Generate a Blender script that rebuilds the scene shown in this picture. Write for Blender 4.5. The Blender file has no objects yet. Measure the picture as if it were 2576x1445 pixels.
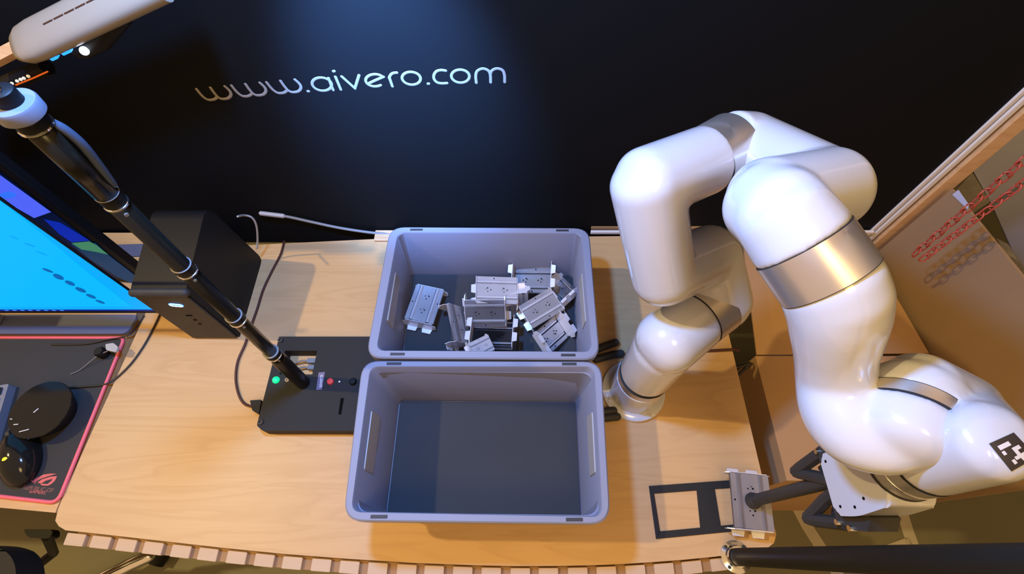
import bpy, bmesh, math, random
from mathutils import Vector, Matrix
R = math.radians
scene = bpy.context.scene
col = scene.collection
random.seed(4)

# ------------------------------------------------------------------ camera, world, lights, exposure
FPX, FW, FH = 1250.0, 2576.0, 1445.0
PITCH, CAMZ = R(61.0), 0.99
cam_d = bpy.data.cameras.new('camera'); cam = bpy.data.objects.new('camera', cam_d); col.objects.link(cam)
cam_d.sensor_fit = 'HORIZONTAL'; cam_d.sensor_width = 36.0; cam_d.lens = 36.0 * FPX / FW
cam_d.clip_start = 0.01
cam.location = (0, 0, CAMZ); cam.rotation_euler = (R(90) - PITCH, 0, 0)
scene.camera = cam
vs = scene.view_settings
vs.view_transform = 'Standard'; vs.look = 'None'; vs.gamma = 1.0; vs.exposure = 0.0; vs.use_curve_mapping = False

world = bpy.data.worlds.new('world'); scene.world = world; world.use_nodes = True
bg = world.node_tree.nodes['Background']
bg.inputs['Color'].default_value = (1.0, 0.60, 0.27, 1); bg.inputs['Strength'].default_value = 0.75

def add_light(name, kind, loc, target, energy, color, **kw):
    d = bpy.data.lights.new(name, kind); d.energy = energy; d.color = color
    for k, v in kw.items(): setattr(d, k, v)
    o = bpy.data.objects.new(name, d); col.objects.link(o); o.location = loc
    o.rotation_euler = (Vector(target) - Vector(loc)).to_track_quat('-Z', 'Y').to_euler()
    return o
# the cool task lamp over the crates and an added spot making the blue pool on the backdrop
add_light('task_lamp_light', 'SPOT', (-0.265, 0.38, 1.10), (-0.24, 0.34, 0.0), 58.0, (0.15, 0.40, 1.0),
          spot_size=R(172), spot_blend=0.25, shadow_soft_size=0.04)
add_light('backdrop_glow_spot', 'SPOT', (-0.215, 0.44, 0.86), (-0.19, 0.705, 0.44), 175.0, (0.13, 0.36, 1.0),
          spot_size=R(52), spot_blend=1.0, shadow_soft_size=0.03)
# warm room lamp to the left and the warm ceiling lamp behind the camera
add_light('room_lamp_light', 'AREA', (-2.5, 0.45, 3.55), (-0.1, 0.4, 0.1), 84.0, (1.0, 0.74, 0.30), shape='DISK', size=0.10)
add_light('ceiling_lamp_light', 'AREA', (0.35, -0.75, 2.2), (0.2, 0.4, 0.1), 14.0, (1.0, 0.68, 0.26), shape='DISK', size=0.6)

# ------------------------------------------------------------------ helpers
_F = Vector((0, math.cos(PITCH), -math.sin(PITCH))); _U = Vector((0, math.sin(PITCH), math.cos(PITCH))); _C = Vector((0, 0, CAMZ))
def at(u, v, z=None, y=None, x=None):
    """a point of the photograph on a real plane of the room (desk top, wall ...)"""
    d = _F + Vector((1, 0, 0)) * ((u - FW / 2) / FPX) - _U * ((v - FH / 2) / FPX)
    if z is not None: t = (z - CAMZ) / d.z
    elif y is not None: t = y / d.y
    else: t = x / d.x
    return _C + d * t

def world_px(u, v, zd):
    return _C + (_F + Vector((1, 0, 0)) * ((u - FW / 2) / FPX) - _U * ((v - FH / 2) / FPX)) * zd

MATS = {}
def mat(name, color, rough=0.5, metal=0.0, spec=0.5, coat=0.0, noise=None, bump=None, emit=None, emit_s=0.0, aniso=0.0, coat_rough=0.05):
    """noise = (scale xyz, amount, second colour); bump = (scale xyz, strength, distance)"""
    m = bpy.data.materials.new(name); m.use_nodes = True; nt = m.node_tree; b = nt.nodes['Principled BSDF']
    b.inputs['Base Color'].default_value = (*color, 1); b.inputs['Roughness'].default_value = rough
    b.inputs['Metallic'].default_value = metal; b.inputs['Specular IOR Level'].default_value = spec
    b.inputs['Coat Weight'].default_value = coat; b.inputs['Coat Roughness'].default_value = coat_rough
    b.inputs['Anisotropic'].default_value = aniso
    if emit: b.inputs['Emission Color'].default_value = (*emit, 1); b.inputs['Emission Strength'].default_value = emit_s
    def tex(scale):
        tc = nt.nodes.new('ShaderNodeTexCoord'); mp = nt.nodes.new('ShaderNodeMapping'); mp.inputs['Scale'].default_value = scale
        nz = nt.nodes.new('ShaderNodeTexNoise'); nz.inputs['Scale'].default_value = 1.0; nz.inputs['Detail'].default_value = 5.0
        nt.links.new(tc.outputs['Object'], mp.inputs['Vector']); nt.links.new(mp.outputs['Vector'], nz.inputs['Vector']); return nz
    if noise:
        nz = tex(noise[0]); rp = nt.nodes.new('ShaderNodeValToRGB')
        rp.color_ramp.elements[0].position = 0.5 - noise[1] / 2; rp.color_ramp.elements[1].position = 0.5 + noise[1] / 2
        rp.color_ramp.elements[0].color = (*color, 1); rp.color_ramp.elements[1].color = (*noise[2], 1)
        nt.links.new(nz.outputs['Fac'], rp.inputs['Fac']); nt.links.new(rp.outputs['Color'], b.inputs['Base Color'])
    if bump:
        nz = tex(bump[0]); bp = nt.nodes.new('ShaderNodeBump'); bp.inputs['Strength'].default_value = bump[1]; bp.inputs['Distance'].default_value = bump[2]
        nt.links.new(nz.outputs['Fac'], bp.inputs['Height']); nt.links.new(bp.outputs['Normal'], b.inputs['Normal'])
    MATS[name] = m
    return m

def wood(name, c1, c2, c3, rough):
    m = bpy.data.materials.new(name); m.use_nodes = True; nt = m.node_tree; b = nt.nodes['Principled BSDF']; L = nt.links.new
    tc = nt.nodes.new('ShaderNodeTexCoord')
    mp = nt.nodes.new('ShaderNodeMapping'); mp.inputs['Scale'].default_value = (1.1, 9.0, 9.0); mp.inputs['Rotation'].default_value = (0, 0, R(4))
    n1 = nt.nodes.new('ShaderNodeTexNoise'); n1.inputs['Scale'].default_value = 1.6; n1.inputs['Detail'].default_value = 4; n1.inputs['Distortion'].default_value = 0.9
    mp2 = nt.nodes.new('ShaderNodeMapping'); mp2.inputs['Scale'].default_value = (6, 160, 160); mp2.inputs['Rotation'].default_value = (0, 0, R(3))
    n2 = nt.nodes.new('ShaderNodeTexNoise'); n2.inputs['Scale'].default_value = 1.0; n2.inputs['Detail'].default_value = 3
    L(tc.outputs['Object'], mp.inputs['Vector']); L(mp.outputs['Vector'], n1.inputs['Vector'])
    L(tc.outputs['Object'], mp2.inputs['Vector']); L(mp2.outputs['Vector'], n2.inputs['Vector'])
    # contour the slow noise into thin growth lines
    mul = nt.nodes.new('ShaderNodeMath'); mul.operation = 'MULTIPLY'; mul.inputs[1].default_value = 7.0
    fr = nt.nodes.new('ShaderNodeMath'); fr.operation = 'FRACT'
    L(n1.outputs['Fac'], mul.inputs[0]); L(mul.outputs[0], fr.inputs[0])
    rp = nt.nodes.new('ShaderNodeValToRGB'); e = rp.color_ramp.elements
    e[0].position = 0.0; e[0].color = (*c2, 1); e[1].position = 0.16; e[1].color = (*c1, 1)
    x = e.new(0.55); x.color = (*c1, 1); x = e.new(1.0); x.color = (*c2, 1)
    L(fr.outputs[0], rp.inputs['Fac'])
    rp2 = nt.nodes.new('ShaderNodeValToRGB'); rp2.color_ramp.elements[0].position = 0.35; rp2.color_ramp.elements[1].position = 0.7
    rp2.color_ramp.elements[0].color = (0, 0, 0, 1); rp2.color_ramp.elements[1].color = (0.45, 0.45, 0.45, 1)
    L(n2.outputs['Fac'], rp2.inputs['Fac'])
    mx = nt.nodes.new('ShaderNodeMix'); mx.data_type = 'RGBA'; mx.inputs['B'].default_value = (*c3, 1)
    L(rp2.outputs['Color'], mx.inputs['Factor']); L(rp.outputs['Color'], mx.inputs['A']); L(mx.outputs['Result'], b.inputs['Base Color'])
    bp = nt.nodes.new('ShaderNodeBump'); bp.inputs['Strength'].default_value = 0.08; bp.inputs['Distance'].default_value = 0.001
    L(n2.outputs['Fac'], bp.inputs['Height']); L(bp.outputs['Normal'], b.inputs['Normal'])
    b.inputs['Roughness'].default_value = rough; b.inputs['Specular IOR Level'].default_value = 0.28
    MATS[name] = m; return m

wood('desk_wood', (0.60, 0.385, 0.19), (0.55, 0.343, 0.163), (0.56, 0.35, 0.168), 0.40)
wood('pine', (0.66, 0.42, 0.22), (0.58, 0.35, 0.17), (0.6, 0.37, 0.18), 0.5)
mat('slat_wood', (0.55, 0.40, 0.26), 0.55, noise=((8, 60, 60), 0.5, (0.50, 0.36, 0.23)))
mat('rail_wood', (0.34, 0.19, 0.08), 0.6, noise=((8, 60, 60), 0.5, (0.28, 0.15, 0.06)))
mat('crate_grey', (0.24, 0.255, 0.345), 0.45, spec=0.3, noise=((5, 5, 5), 0.5, (0.231, 0.246, 0.333)), bump=((400, 400, 400), 0.05, 0.0005))
mat('crate_pale', (0.40, 0.385, 0.38), 0.4)
mat('slot_dark', (0.03, 0.03, 0.035), 0.6)
mat('foam_black', (0.022, 0.024, 0.030), 0.75, noise=((6, 6, 6), 0.4, (0.027, 0.029, 0.036)), bump=((900, 900, 900), 0.15, 0.0006))
mat('foam_shade', (0.016, 0.022, 0.040), 0.75, bump=((900, 900, 900), 0.15, 0.0006))  # foam tone with the crate wall's cast shadow in its colour, unused
mat('robot_white', (0.585, 0.595, 0.635), 0.20, spec=0.5, coat=0.5, noise=((4, 4, 4), 0.3, (0.575, 0.585, 0.625)))
mat('robot_metal', (0.66, 0.62, 0.58), 0.34, metal=0.85, aniso=0.5, bump=((4, 4, 500), 0.03, 0.0003))
mat('flange_metal', (0.66, 0.62, 0.58), 0.4, metal=0.25)
mat('seam_black', (0.015, 0.015, 0.018), 0.5)
mat('black_plastic', (0.007, 0.007, 0.008), 0.5, spec=0.2, bump=((600, 600, 600), 0.05, 0.0004))
mat('tray_black', (0.026, 0.026, 0.027), 0.6, spec=0.15, bump=((700, 700, 700), 0.06, 0.0004))
mat('post_black', (0.012, 0.010, 0.007), 0.6, spec=0.2)
mat('graphite', (0.035, 0.033, 0.030), 0.5, spec=0.25, noise=((40, 40, 40), 0.5, (0.045, 0.042, 0.04)))
mat('pole_black', (0.009, 0.008, 0.006), 0.24, spec=0.25)
mat('chrome', (0.80, 0.80, 0.80), 0.12, metal=1.0)
mat('steel', (0.76, 0.76, 0.82), 0.26, metal=0.3, noise=((30, 30, 30), 0.5, (0.68, 0.68, 0.74)), bump=((20, 300, 20), 0.04, 0.0004))
mat('hole_dark', (0.003, 0.003, 0.003), 0.8, spec=0.05)
mat('canvas_black', (0.0082, 0.0086, 0.0095), 0.55, spec=0.04, bump=((700, 700, 700), 0.25, 0.0006))
mat('canvas_white', (0.70, 0.68, 0.67), 0.7, bump=((300, 300, 300), 0.3, 0.0008))
mat('letter_white', (0.27, 0.25, 0.22), 0.6, spec=0.2)
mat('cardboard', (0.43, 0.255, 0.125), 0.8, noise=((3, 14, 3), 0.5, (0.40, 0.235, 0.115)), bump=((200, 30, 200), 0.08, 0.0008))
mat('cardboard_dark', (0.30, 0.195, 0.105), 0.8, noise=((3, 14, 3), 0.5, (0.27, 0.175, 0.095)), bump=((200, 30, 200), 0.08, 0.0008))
mat('floor_paint', (0.19, 0.175, 0.10), 0.55, noise=((2.5, 2.5, 2.5), 0.5, (0.15, 0.14, 0.09)), bump=((40, 40, 40), 0.1, 0.002))
mat('tape_pale', (0.48, 0.44, 0.34), 0.6, noise=((20, 20, 20), 0.6, (0.42, 0.38, 0.29)))
mat('wall_paint', (0.09, 0.075, 0.055), 0.8, noise=((2, 2, 2), 0.5, (0.08, 0.065, 0.05)))
mat('pad_cloth', (0.028, 0.028, 0.032), 0.8, bump=((900, 900, 900), 0.3, 0.0006))
mat('pad_red', (0.78, 0.13, 0.18), 0.5)
mat('logo_red', (0.62, 0.12, 0.13), 0.6)
mat('logo_dim', (0.28, 0.09, 0.09), 0.6)
mat('lamp_white', (0.30, 0.26, 0.20), 0.35, coat=0.1)
mat('slot_brown', (0.06, 0.02, 0.01), 0.6)
mat('led_white', (0.8, 0.85, 1), 0.3, emit=(0.75, 0.82, 1.0), emit_s=6.0)
mat('led_blue', (0.0, 0.2, 0.5), 0.3, emit=(0.02, 0.30, 1.0), emit_s=1.6)
mat('led_green', (0.0, 0.5, 0.2), 0.3, emit=(0.01, 0.75, 0.28), emit_s=0.9)
mat('led_orange', (0.5, 0.1, 0.0), 0.3, emit=(0.9, 0.14, 0.02), emit_s=0.5)
mat('led_warm', (0.5, 0.45, 0.3), 0.3, emit=(0.9, 0.75, 0.5), emit_s=0.6)
mat('led_yellow', (0.6, 0.6, 0.0), 0.3, emit=(0.95, 0.85, 0.05), emit_s=0.9)
mat('button_red', (0.75, 0.06, 0.05), 0.35)
mat('plate_lilac', (0.15, 0.135, 0.24), 0.4)
mat('print_white', (0.75, 0.75, 0.8), 0.5)
mat('usb_blue', (0.13, 0.17, 0.24), 0.4)
mat('cable_black', (0.02, 0.014, 0.012), 0.45)
mat('cable_grey', (0.20, 0.195, 0.195), 0.5)
mat('cable_white', (0.40, 0.38, 0.37), 0.5)
mat('cable_blue', (0.055, 0.075, 0.12), 0.35)
mat('cable_brown', (0.07, 0.022, 0.016), 0.45)
mat('wire_yellow', (0.7, 0.5, 0.08), 0.4)
mat('screen_cyan', (0, 0, 0), 0.4, spec=0.1, emit=(0.0, 0.42, 1.0), emit_s=1.0)
mat('screen_cyan_light', (0, 0, 0), 0.4, spec=0.1, emit=(0.0, 0.50, 1.0), emit_s=1.0)
mat('screen_cyan_deep', (0, 0, 0), 0.4, spec=0.1, emit=(0.0, 0.34, 0.95), emit_s=1.0)
mat('screen_ink', (0, 0, 0), 0.4, spec=0.1, emit=(0.0, 0.13, 0.45), emit_s=1.0)
mat('screen_bar', (0, 0, 0), 0.4, spec=0.1, emit=(0.0, 0.02, 0.25), emit_s=1.0)
mat('screen_icon', (0, 0, 0), 0.4, spec=0.1, emit=(0.05, 0.25, 1.0), emit_s=1.0)
mat('screen_violet', (0, 0, 0), 0.4, spec=0.1, emit=(0.08, 0.13, 0.95), emit_s=1.0)
mat('screen_violet_blue', (0, 0, 0), 0.4, spec=0.1, emit=(0.03, 0.17, 0.95), emit_s=1.0)
mat('screen_dark', (0.002, 0.003, 0.008), 0.25, spec=0.1, emit=(0.0, 0.004, 0.03), emit_s=1.0)
mat('screen_teal', (0.002, 0.004, 0.008), 0.25, spec=0.1, emit=(0.0, 0.035, 0.10), emit_s=1.0)
mat('screen_green', (0, 0, 0), 0.4, spec=0.1, emit=(0.05, 0.22, 0.12), emit_s=1.0)
mat('screen_royal', (0, 0, 0), 0.4, spec=0.1, emit=(0.0, 0.02, 0.40), emit_s=1.0)
mat('silver_grey', (0.17, 0.18, 0.24), 0.45)
mat('foot_screen_lit', (0.10, 0.12, 0.21), 0.5, spec=0.2)  # the screen's blue light on the stand foot is put into this colour
mat('puck_gloss', (0.010, 0.010, 0.010), 0.10, spec=0.3)
mat('chain_red', (0.42, 0.07, 0.045), 0.5)
mat('sheet_cool_lit', (0.50, 0.54, 0.78), 0.6, noise=((6, 6, 6), 0.5, (0.42, 0.45, 0.62)))  # grey made bluer, standing in for cool light on the stacked things
mat('bag_grey', (0.42, 0.39, 0.36), 0.6, noise=((9, 9, 9), 0.5, (0.26, 0.24, 0.21)), bump=((25, 25, 25), 0.6, 0.01))
mat('junk_dark', (0.02, 0.02, 0.018), 0.5)
mat('chair_black', (0.012, 0.011, 0.010), 0.7, bump=((500, 500, 500), 0.2, 0.0006))
mat('tag_black', (0.035, 0.025, 0.02), 0.5)
mat('tag_white', (0.70, 0.66, 0.62), 0.5)

def link(o, parent=None):
    col.objects.link(o)
    if parent: o.parent = parent
    return o
def obj(name, bm, m, parent=None, smooth=False, auto=None):
    me = bpy.data.meshes.new(name); bmesh.ops.recalc_face_normals(bm, faces=bm.faces[:]); bm.to_mesh(me); bm.free()
    me.materials.append(MATS[m])
    if smooth or auto:
        for p in me.polygons: p.use_smooth = True
        if auto: me.set_sharp_from_angle(angle=R(auto))
    o = bpy.data.objects.new(name, me); link(o, parent); return o
def tag(o, label, cat, group=None, kind=None):
    o['label'] = label; o['category'] = cat
    if group: o['group'] = group
    if kind: o['kind'] = kind
    return o
def empty(name, label, cat, loc=(0, 0, 0), group=None):
    o = bpy.data.objects.new(name, None); o.empty_display_size = 0.03; o.location = loc; link(o)
    return tag(o, label, cat, group)
def child(name, bm, m, parent, **k):
    """a part whose geometry is given in world space, under an Empty at any place"""
    if parent is not None:
        p = parent; T = Vector((0, 0, 0)); M = Matrix.Identity(4)
        while p: M = Matrix.LocRotScale(p.location, p.rotation_euler, p.scale) @ M; p = p.parent
        bm.transform(M.inverted())
    return obj(name, bm, m, parent, **k)

def bx(bm, lo, hi, bevel=0.0, seg=2, mtx=None):
    r = bmesh.ops.create_cube(bm, size=1.0)
    lo, hi = Vector(lo), Vector(hi)
    vs_ = r['verts']
    bmesh.ops.scale(bm, vec=hi - lo, verts=vs_); bmesh.ops.translate(bm, vec=(lo + hi) / 2, verts=vs_)
    es = list({e for v in vs_ for e in v.link_edges})
    if bevel:
        rr = bmesh.ops.bevel(bm, geom=es, offset=bevel, segments=seg, affect='EDGES', profile=0.5)
        vs_ = list({v for f in rr['faces'] for v in f.verts} | {v for v in vs_ if v.is_valid})
    if mtx is not None: bmesh.ops.transform(bm, matrix=mtx, verts=vs_)
    return bm
def BX(lo, hi, bevel=0.0, seg=2, mtx=None): return bx(bmesh.new(), lo, hi, bevel, seg, mtx)
def catmull(pts, n=8):
    """pts: list of tuples (any dimension)"""
    P = [Vector(p) if len(p) <= 4 else p for p in pts]; out = []
    D = len(pts[0])
    for i in range(len(pts) - 1):
        p0, p1, p2, p3 = pts[max(i - 1, 0)], pts[i], pts[i + 1], pts[min(i + 2, len(pts) - 1)]
        for k in range(n):
            t = k / n
            out.append(tuple(0.5 * (2 * p1[d] + (p2[d] - p0[d]) * t + (2 * p0[d] - 5 * p1[d] + 4 * p2[d] - p3[d]) * t * t + (3 * p1[d] - p0[d] - 3 * p2[d] + p3[d]) * t ** 3) for d in range(D)))
    out.append(tuple(pts[-1])); return out
def tube(bm, path, rad, segs=12, round_caps=False):
    """sweep a circle along path; rad a number or one per point"""
    P = [Vector(p[:3]) for p in path]; n = len(P)
    rads = [rad] * n if isinstance(rad, (int, float)) else list(rad)
    T = [(P[min(i + 1, n - 1)] - P[max(i - 1, 0)]).normalized() for i in range(n)]
    up = Vector((0, 0, 1)) if abs(T[0].z) < 0.9 else Vector((1, 0, 0))
    N = [(up - T[0] * up.dot(T[0])).normalized()]
    for i in range(1, n):
        v = N[-1] - T[i] * N[-1].dot(T[i])
        N.append(v.normalized() if v.length > 1e-9 else N[-1])
    rows = [(P[i], T[i], N[i], rads[i]) for i in range(n)]
    if round_caps:
        pre, post = [], []
        for a in (80, 60, 40, 20):
            c, s = math.cos(R(a)), math.sin(R(a))
            pre.append((P[0] - T[0] * rads[0] * s, T[0], N[0], rads[0] * c))
        for a in (20, 40, 60, 80):
            c, s = math.cos(R(a)), math.sin(R(a))
            post.append((P[-1] + T[-1] * rads[-1] * s, T[-1], N[-1], rads[-1] * c))
        rows = pre + rows + post
    rings = []
    for p, t, nn, r in rows:
        b = t.cross(nn)
        rings.append([bm.verts.new(p + (nn * math.cos(2 * math.pi * k / segs) + b * math.sin(2 * math.pi * k / segs)) * r) for k in range(segs)])
    for i in range(len(rings) - 1):
        for k in range(segs):
            bm.faces.new((rings[i][k], rings[i][(k + 1) % segs], rings[i + 1][(k + 1) % segs], rings[i + 1][k]))
    bm.faces.new(rings[0][::-1]); bm.faces.new(rings[-1])
    return bm
def TUBE(path, rad, segs=12, round_caps=False): return tube(bmesh.new(), path, rad, segs, round_caps)
def lathe(bm, prof, p, axis, segs=32):
    """profile (radius, height) turned about axis through p"""
    q = Vector(axis).to_track_quat('Z', 'Y').to_matrix(); p = Vector(p); rings = []
    for r, h in prof:
        rings.append([bm.verts.new(p + q @ Vector((max(r, 1e-5) * math.cos(2 * math.pi * k / segs), max(r, 1e-5) * math.sin(2 * math.pi * k / segs), h))) for k in range(segs)])
    for i in range(len(rings) - 1):
        for k in range(segs):
            bm.faces.new((rings[i][k], rings[i][(k + 1) % segs], rings[i + 1][(k + 1) % segs], rings[i + 1][k]))
    bm.faces.new(rings[0][::-1]); bm.faces.new(rings[-1])
    return bm
def LATHE(prof, p, axis=(0, 0, 1), segs=32): return lathe(bmesh.new(), prof, p, axis, segs)
def prism(bm, poly, vec):
    """polygon (3D points) extruded along vec"""
    vec = Vector(vec); a = [bm.verts.new(Vector(p)) for p in poly]; b = [bm.verts.new(Vector(p) + vec) for p in poly]
    n = len(a); bm.faces.new(a); bm.faces.new(b[::-1])
    for i in range(n): bm.faces.new((a[i], b[i], b[(i + 1) % n], a[(i + 1) % n]))
    return bm
def PRISM(poly, vec): return prism(bmesh.new(), poly, vec)
def round_quad(c, rad, n=6):
    """rounded polygon through corner points c (Vectors, closed)"""
    out = []; m = len(c)
    for i in range(m):
        p, a, b = c[i], c[i - 1], c[(i + 1) % m]
        r = rad[i] if isinstance(rad, (list, tuple)) else rad
        s = p + (a - p).normalized() * r; e = p + (b - p).normalized() * r
        for k in range(n + 1):
            t = k / n; out.append(s * (1 - t) ** 2 + p * 2 * t * (1 - t) + e * t ** 2)
    return out
def loft(bm, loops, cap0=True, cap1=True):
    V = [[bm.verts.new(p) for p in l] for l in loops]; n = len(V[0])
    for i in range(len(V) - 1):
        for k in range(n): bm.faces.new((V[i][k], V[i][(k + 1) % n], V[i + 1][(k + 1) % n], V[i + 1][k]))
    if cap0: bm.faces.new(V[0][::-1])
    if cap1: bm.faces.new(V[-1])
    return bm
def remeshed(name, bm, m, parent, voxel=0.003, smooth=10):
    """union of overlapping closed shapes blended into one smooth skin"""
    me = bpy.data.meshes.new('tmp'); bmesh.ops.recalc_face_normals(bm, faces=bm.faces[:]); bm.to_mesh(me); bm.free()
    t = bpy.data.objects.new('tmp', me); col.objects.link(t)
    md = t.modifiers.new('r', 'REMESH'); md.mode = 'VOXEL'; md.voxel_size = voxel; md.use_smooth_shade = True
    sm = t.modifiers.new('s', 'SMOOTH'); sm.factor = 0.5; sm.iterations = smooth
    dg = bpy.context.evaluated_depsgraph_get(); me2 = bpy.data.meshes.new_from_object(t.evaluated_get(dg))
    bpy.data.objects.remove(t); bpy.data.meshes.remove(me)
    me2.name = name; me2.materials.clear(); me2.materials.append(MATS[m])
    for p in me2.polygons: p.use_smooth = True
    o = bpy.data.objects.new(name, me2); link(o, parent); return o
def copy_tree(o, parent=None):
    c = o.copy(); col.objects.link(c); c.parent = parent
    for ch in list(o.children): copy_tree(ch, c)
    return c
def text_mesh(name, s, size, mtx, m, parent, extrude=0.0003, align='CENTER'):
    cu = bpy.data.curves.new('t', 'FONT'); cu.body = s; cu.size = size; cu.extrude = extrude; cu.align_x = align; cu.align_y = 'CENTER'; cu.resolution_u = 3
    t = bpy.data.objects.new('t', cu); col.objects.link(t)
    me = bpy.data.meshes.new_from_object(t.evaluated_get(bpy.context.evaluated_depsgraph_get()))
    bpy.data.objects.remove(t); bpy.data.curves.remove(cu)
    me.name = name; me.transform(mtx); me.materials.clear(); me.materials.append(MATS[m])
    o = bpy.data.objects.new(name, me); link(o, parent); return o

# ------------------------------------------------------------------ the room
FLOORZ = -0.72
def struct(name, bm, m, **k):
    o = obj(name, bm, m, **k); o['kind'] = 'structure'; return o
fl = struct('floor', BX((-2.6, -2.2, FLOORZ - 0.05), (2.4, 2.2, FLOORZ)), 'floor_paint'); tag(fl, 'olive brown painted floor below the desk', 'floor')
w = struct('wall_back', BX((-2.6, 1.7, FLOORZ), (2.4, 1.8, 2.4)), 'wall_paint'); tag(w, 'dark wall far behind the black backdrop', 'wall')
w = struct('wall_right', BX((2.3, -2.2, FLOORZ), (2.4, 1.7, 2.4)), 'wall_paint'); tag(w, 'dark side wall beyond the cartons', 'wall')

# floor tape
def tape(pts, w_, label):
    bm = bmesh.new()
    P = [at(u, v, z=FLOORZ) for u, v in pts]
    L, Rr = [], []
    for i, p in enumerate(P):
        d = (P[min(i + 1, len(P) - 1)] - P[max(i - 1, 0)]).normalized(); nrm = Vector((-d.y, d.x, 0)) * w_ / 2
        L.append(p + nrm + Vector((0, 0, 0.0002))); Rr.append(p - nrm + Vector((0, 0, 0.0002)))
    prism(bm, L + Rr[::-1], (0, 0, 0.0012))
    o = obj('floor_tape', bm, 'tape_pale'); tag(o, label, 'tape', 'tape lines on the floor')
tape([(1985, 1240), (2030, 1325), (2085, 1410), (2110, 1450)], 0.035, 'pale floor tape running from carton corner towards the black post')
tape([(2268, 1285), (2283, 1335), (2305, 1395)], 0.035, 'pale floor tape below the white gripper plate, upright in the picture')
tape([(2190, 1398), (2240, 1380), (2290, 1362)], 0.022, 'thin pale floor tape meeting the other tape beside the black post')

# ------------------------------------------------------------------ desks
desk = empty('workbench', 'wide pale wooden workbench with bowed front and slatted apron', 'desk', (-0.18, 0.35, FLOORZ))
FRONT = [(165, 1335), (240, 1343), (320, 1352), (400, 1361), (480, 1370), (560, 1379), (640, 1387), (720, 1395), (800, 1401), (880, 1407), (960, 1412),
         (1040, 1417), (1120, 1420), (1200, 1423), (1300, 1425), (1400, 1424.5), (1480, 1423), (1560, 1420), (1640, 1415), (1720, 1409), (1800, 1401), (1870, 1393), (1925, 1384)]
fr = [at(u, v, z=0) for u, v in FRONT]
cl = [at(137, 1306, z=0), at(143, 1321, z=0)]
cr = [at(1947, 1367, z=0), at(1953, 1345, z=0), at(1947, 1325, z=0)]
top = [Vector((-0.829, 0.70, 0))] + [Vector((-0.829, 0.12, 0)), Vector((-0.8285, 0.085, 0))] + [at(139, 1311, z=0), at(148, 1325, z=0)] + fr + cr + [Vector((0.469, 0.395, 0)), Vector((0.468, 0.702, 0))]
top[0] = at(440, 625, z=0)
top.insert(0, at(690, 614, z=0)); top.insert(0, at(960, 601, z=0))
top[-1] = Vector((0.468, 0.692, 0))
child('desktop', PRISM(top, (0, 0, -0.010)), 'desk_wood', desk, auto=40)
# apron rail below the front edge and the slat blocks on it
rail_f = [p + Vector((0, -0.003, -0.030)) for p in [at(150, 1333, z=0)] + fr[:-1]]
bm = bmesh.new(); poly = [p.copy() for p in rail_f] + [p + Vector((0, 0.03, 0)) for p in rail_f[::-1]]
rail = []
FRX = [(p.x, p.y) for p in fr]
def front_y(x):
    for (x0, y0), (x1, y1) in zip(FRX, FRX[1:]):
        if x0 <= x <= x1: return y0 + (y1 - y0) * (x - x0) / (x1 - x0)
    return FRX[0][1] if x < FRX[0][0] else FRX[-1][1]
apron = []
pts_f = [Vector((x, front_y(x) - 0.022, -0.0185)) for x in [(-0.79 + 0.0265 * i) for i in range(46)]]
pts_b = [Vector((p.x, front_y(p.x) + 0.02, -0.0185)) for p in pts_f]
apron = child('apron_rail', PRISM(pts_f + pts_b[::-1], (0, 0, -0.03)), 'rail_wood', desk)
SLATS = [164, 228, 293, 360, 430, 498, 570, 640, 710, 783, 854, 925, 998, 1067, 1139, 1211, 1284, 1355, 1429, 1501, 1574, 1646, 1716, 1788]
for u in SLATS:
    wpx = 50
    v0 = None
    x0 = at(u, 1390, z=-0.012).x; x1 = at(u + wpx, 1390, z=-0.012).x
    # the block follows the bow of the edge; keep it as wide as the picture shows at its own depth
    k = 0.0
    for it in range(3):
        y_mid = front_y((x0 + x1) / 2) - 0.012
        d_ = (y_mid * math.cos(PITCH) + (CAMZ + 0.012) * math.sin(PITCH)) / FPX
        x0, x1 = (u - FW / 2) * d_, (u + wpx - FW / 2) * d_
    ya, yb = front_y(x0), front_y(x1)
    z0, z1 = -0.019, -0.0115
    lo = [Vector((x0, ya - 0.023, z0)), Vector((x1, yb - 0.023, z0)), Vector((x1, yb - 0.003, z0)), Vector((x0, ya - 0.003, z0))]
    b = bmesh.new(); l0 = round_quad(lo, 0.0018, 2)
    loft(b, [l0, [p + Vector((0, 0, z1 - z0 - 0.001)) for p in l0], [p + Vector((0, 0, z1 - z0)) for p in round_quad([q + (sum(lo, Vector()) / 4 - q).normalized() * 0.001 for q in lo], 0.0018, 2)]])
    child('slat', b, 'slat_wood', apron)
for x, y in ((-0.76, 0.62), (0.40, 0.62), (-0.76, 0.16), (0.40, 0.16)):
    child('leg', BX((x - 0.03, y - 0.03, FLOORZ), (x + 0.03, y + 0.03, -0.010), 0.004), 'graphite', desk)

d2 = empty('side_desk', 'second wooden desk carrying the red-edged mouse mat', 'desk', (-1.3, 0.35, FLOORZ))
polyL = [Vector((-0.832, 0.079, 0)), Vector((-0.832, 0.70, 0)), Vector((-1.9, 0.70, 0)), Vector((-1.9, 0.125, 0)), Vector((-1.2, 0.108, 0)), Vector((-0.95, 0.0885, 0))]
child('desktop', PRISM([p + Vector((0, 0, -0.001)) for p in polyL], (0, 0, -0.028)), 'desk_wood', d2)
for x, y in ((-1.8, 0.62), (-1.8, 0.2), (-0.9, 0.64)):
    child('leg', BX((x - 0.03, y - 0.03, FLOORZ), (x + 0.03, y + 0.03, -0.029), 0.004), 'graphite', d2)

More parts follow.
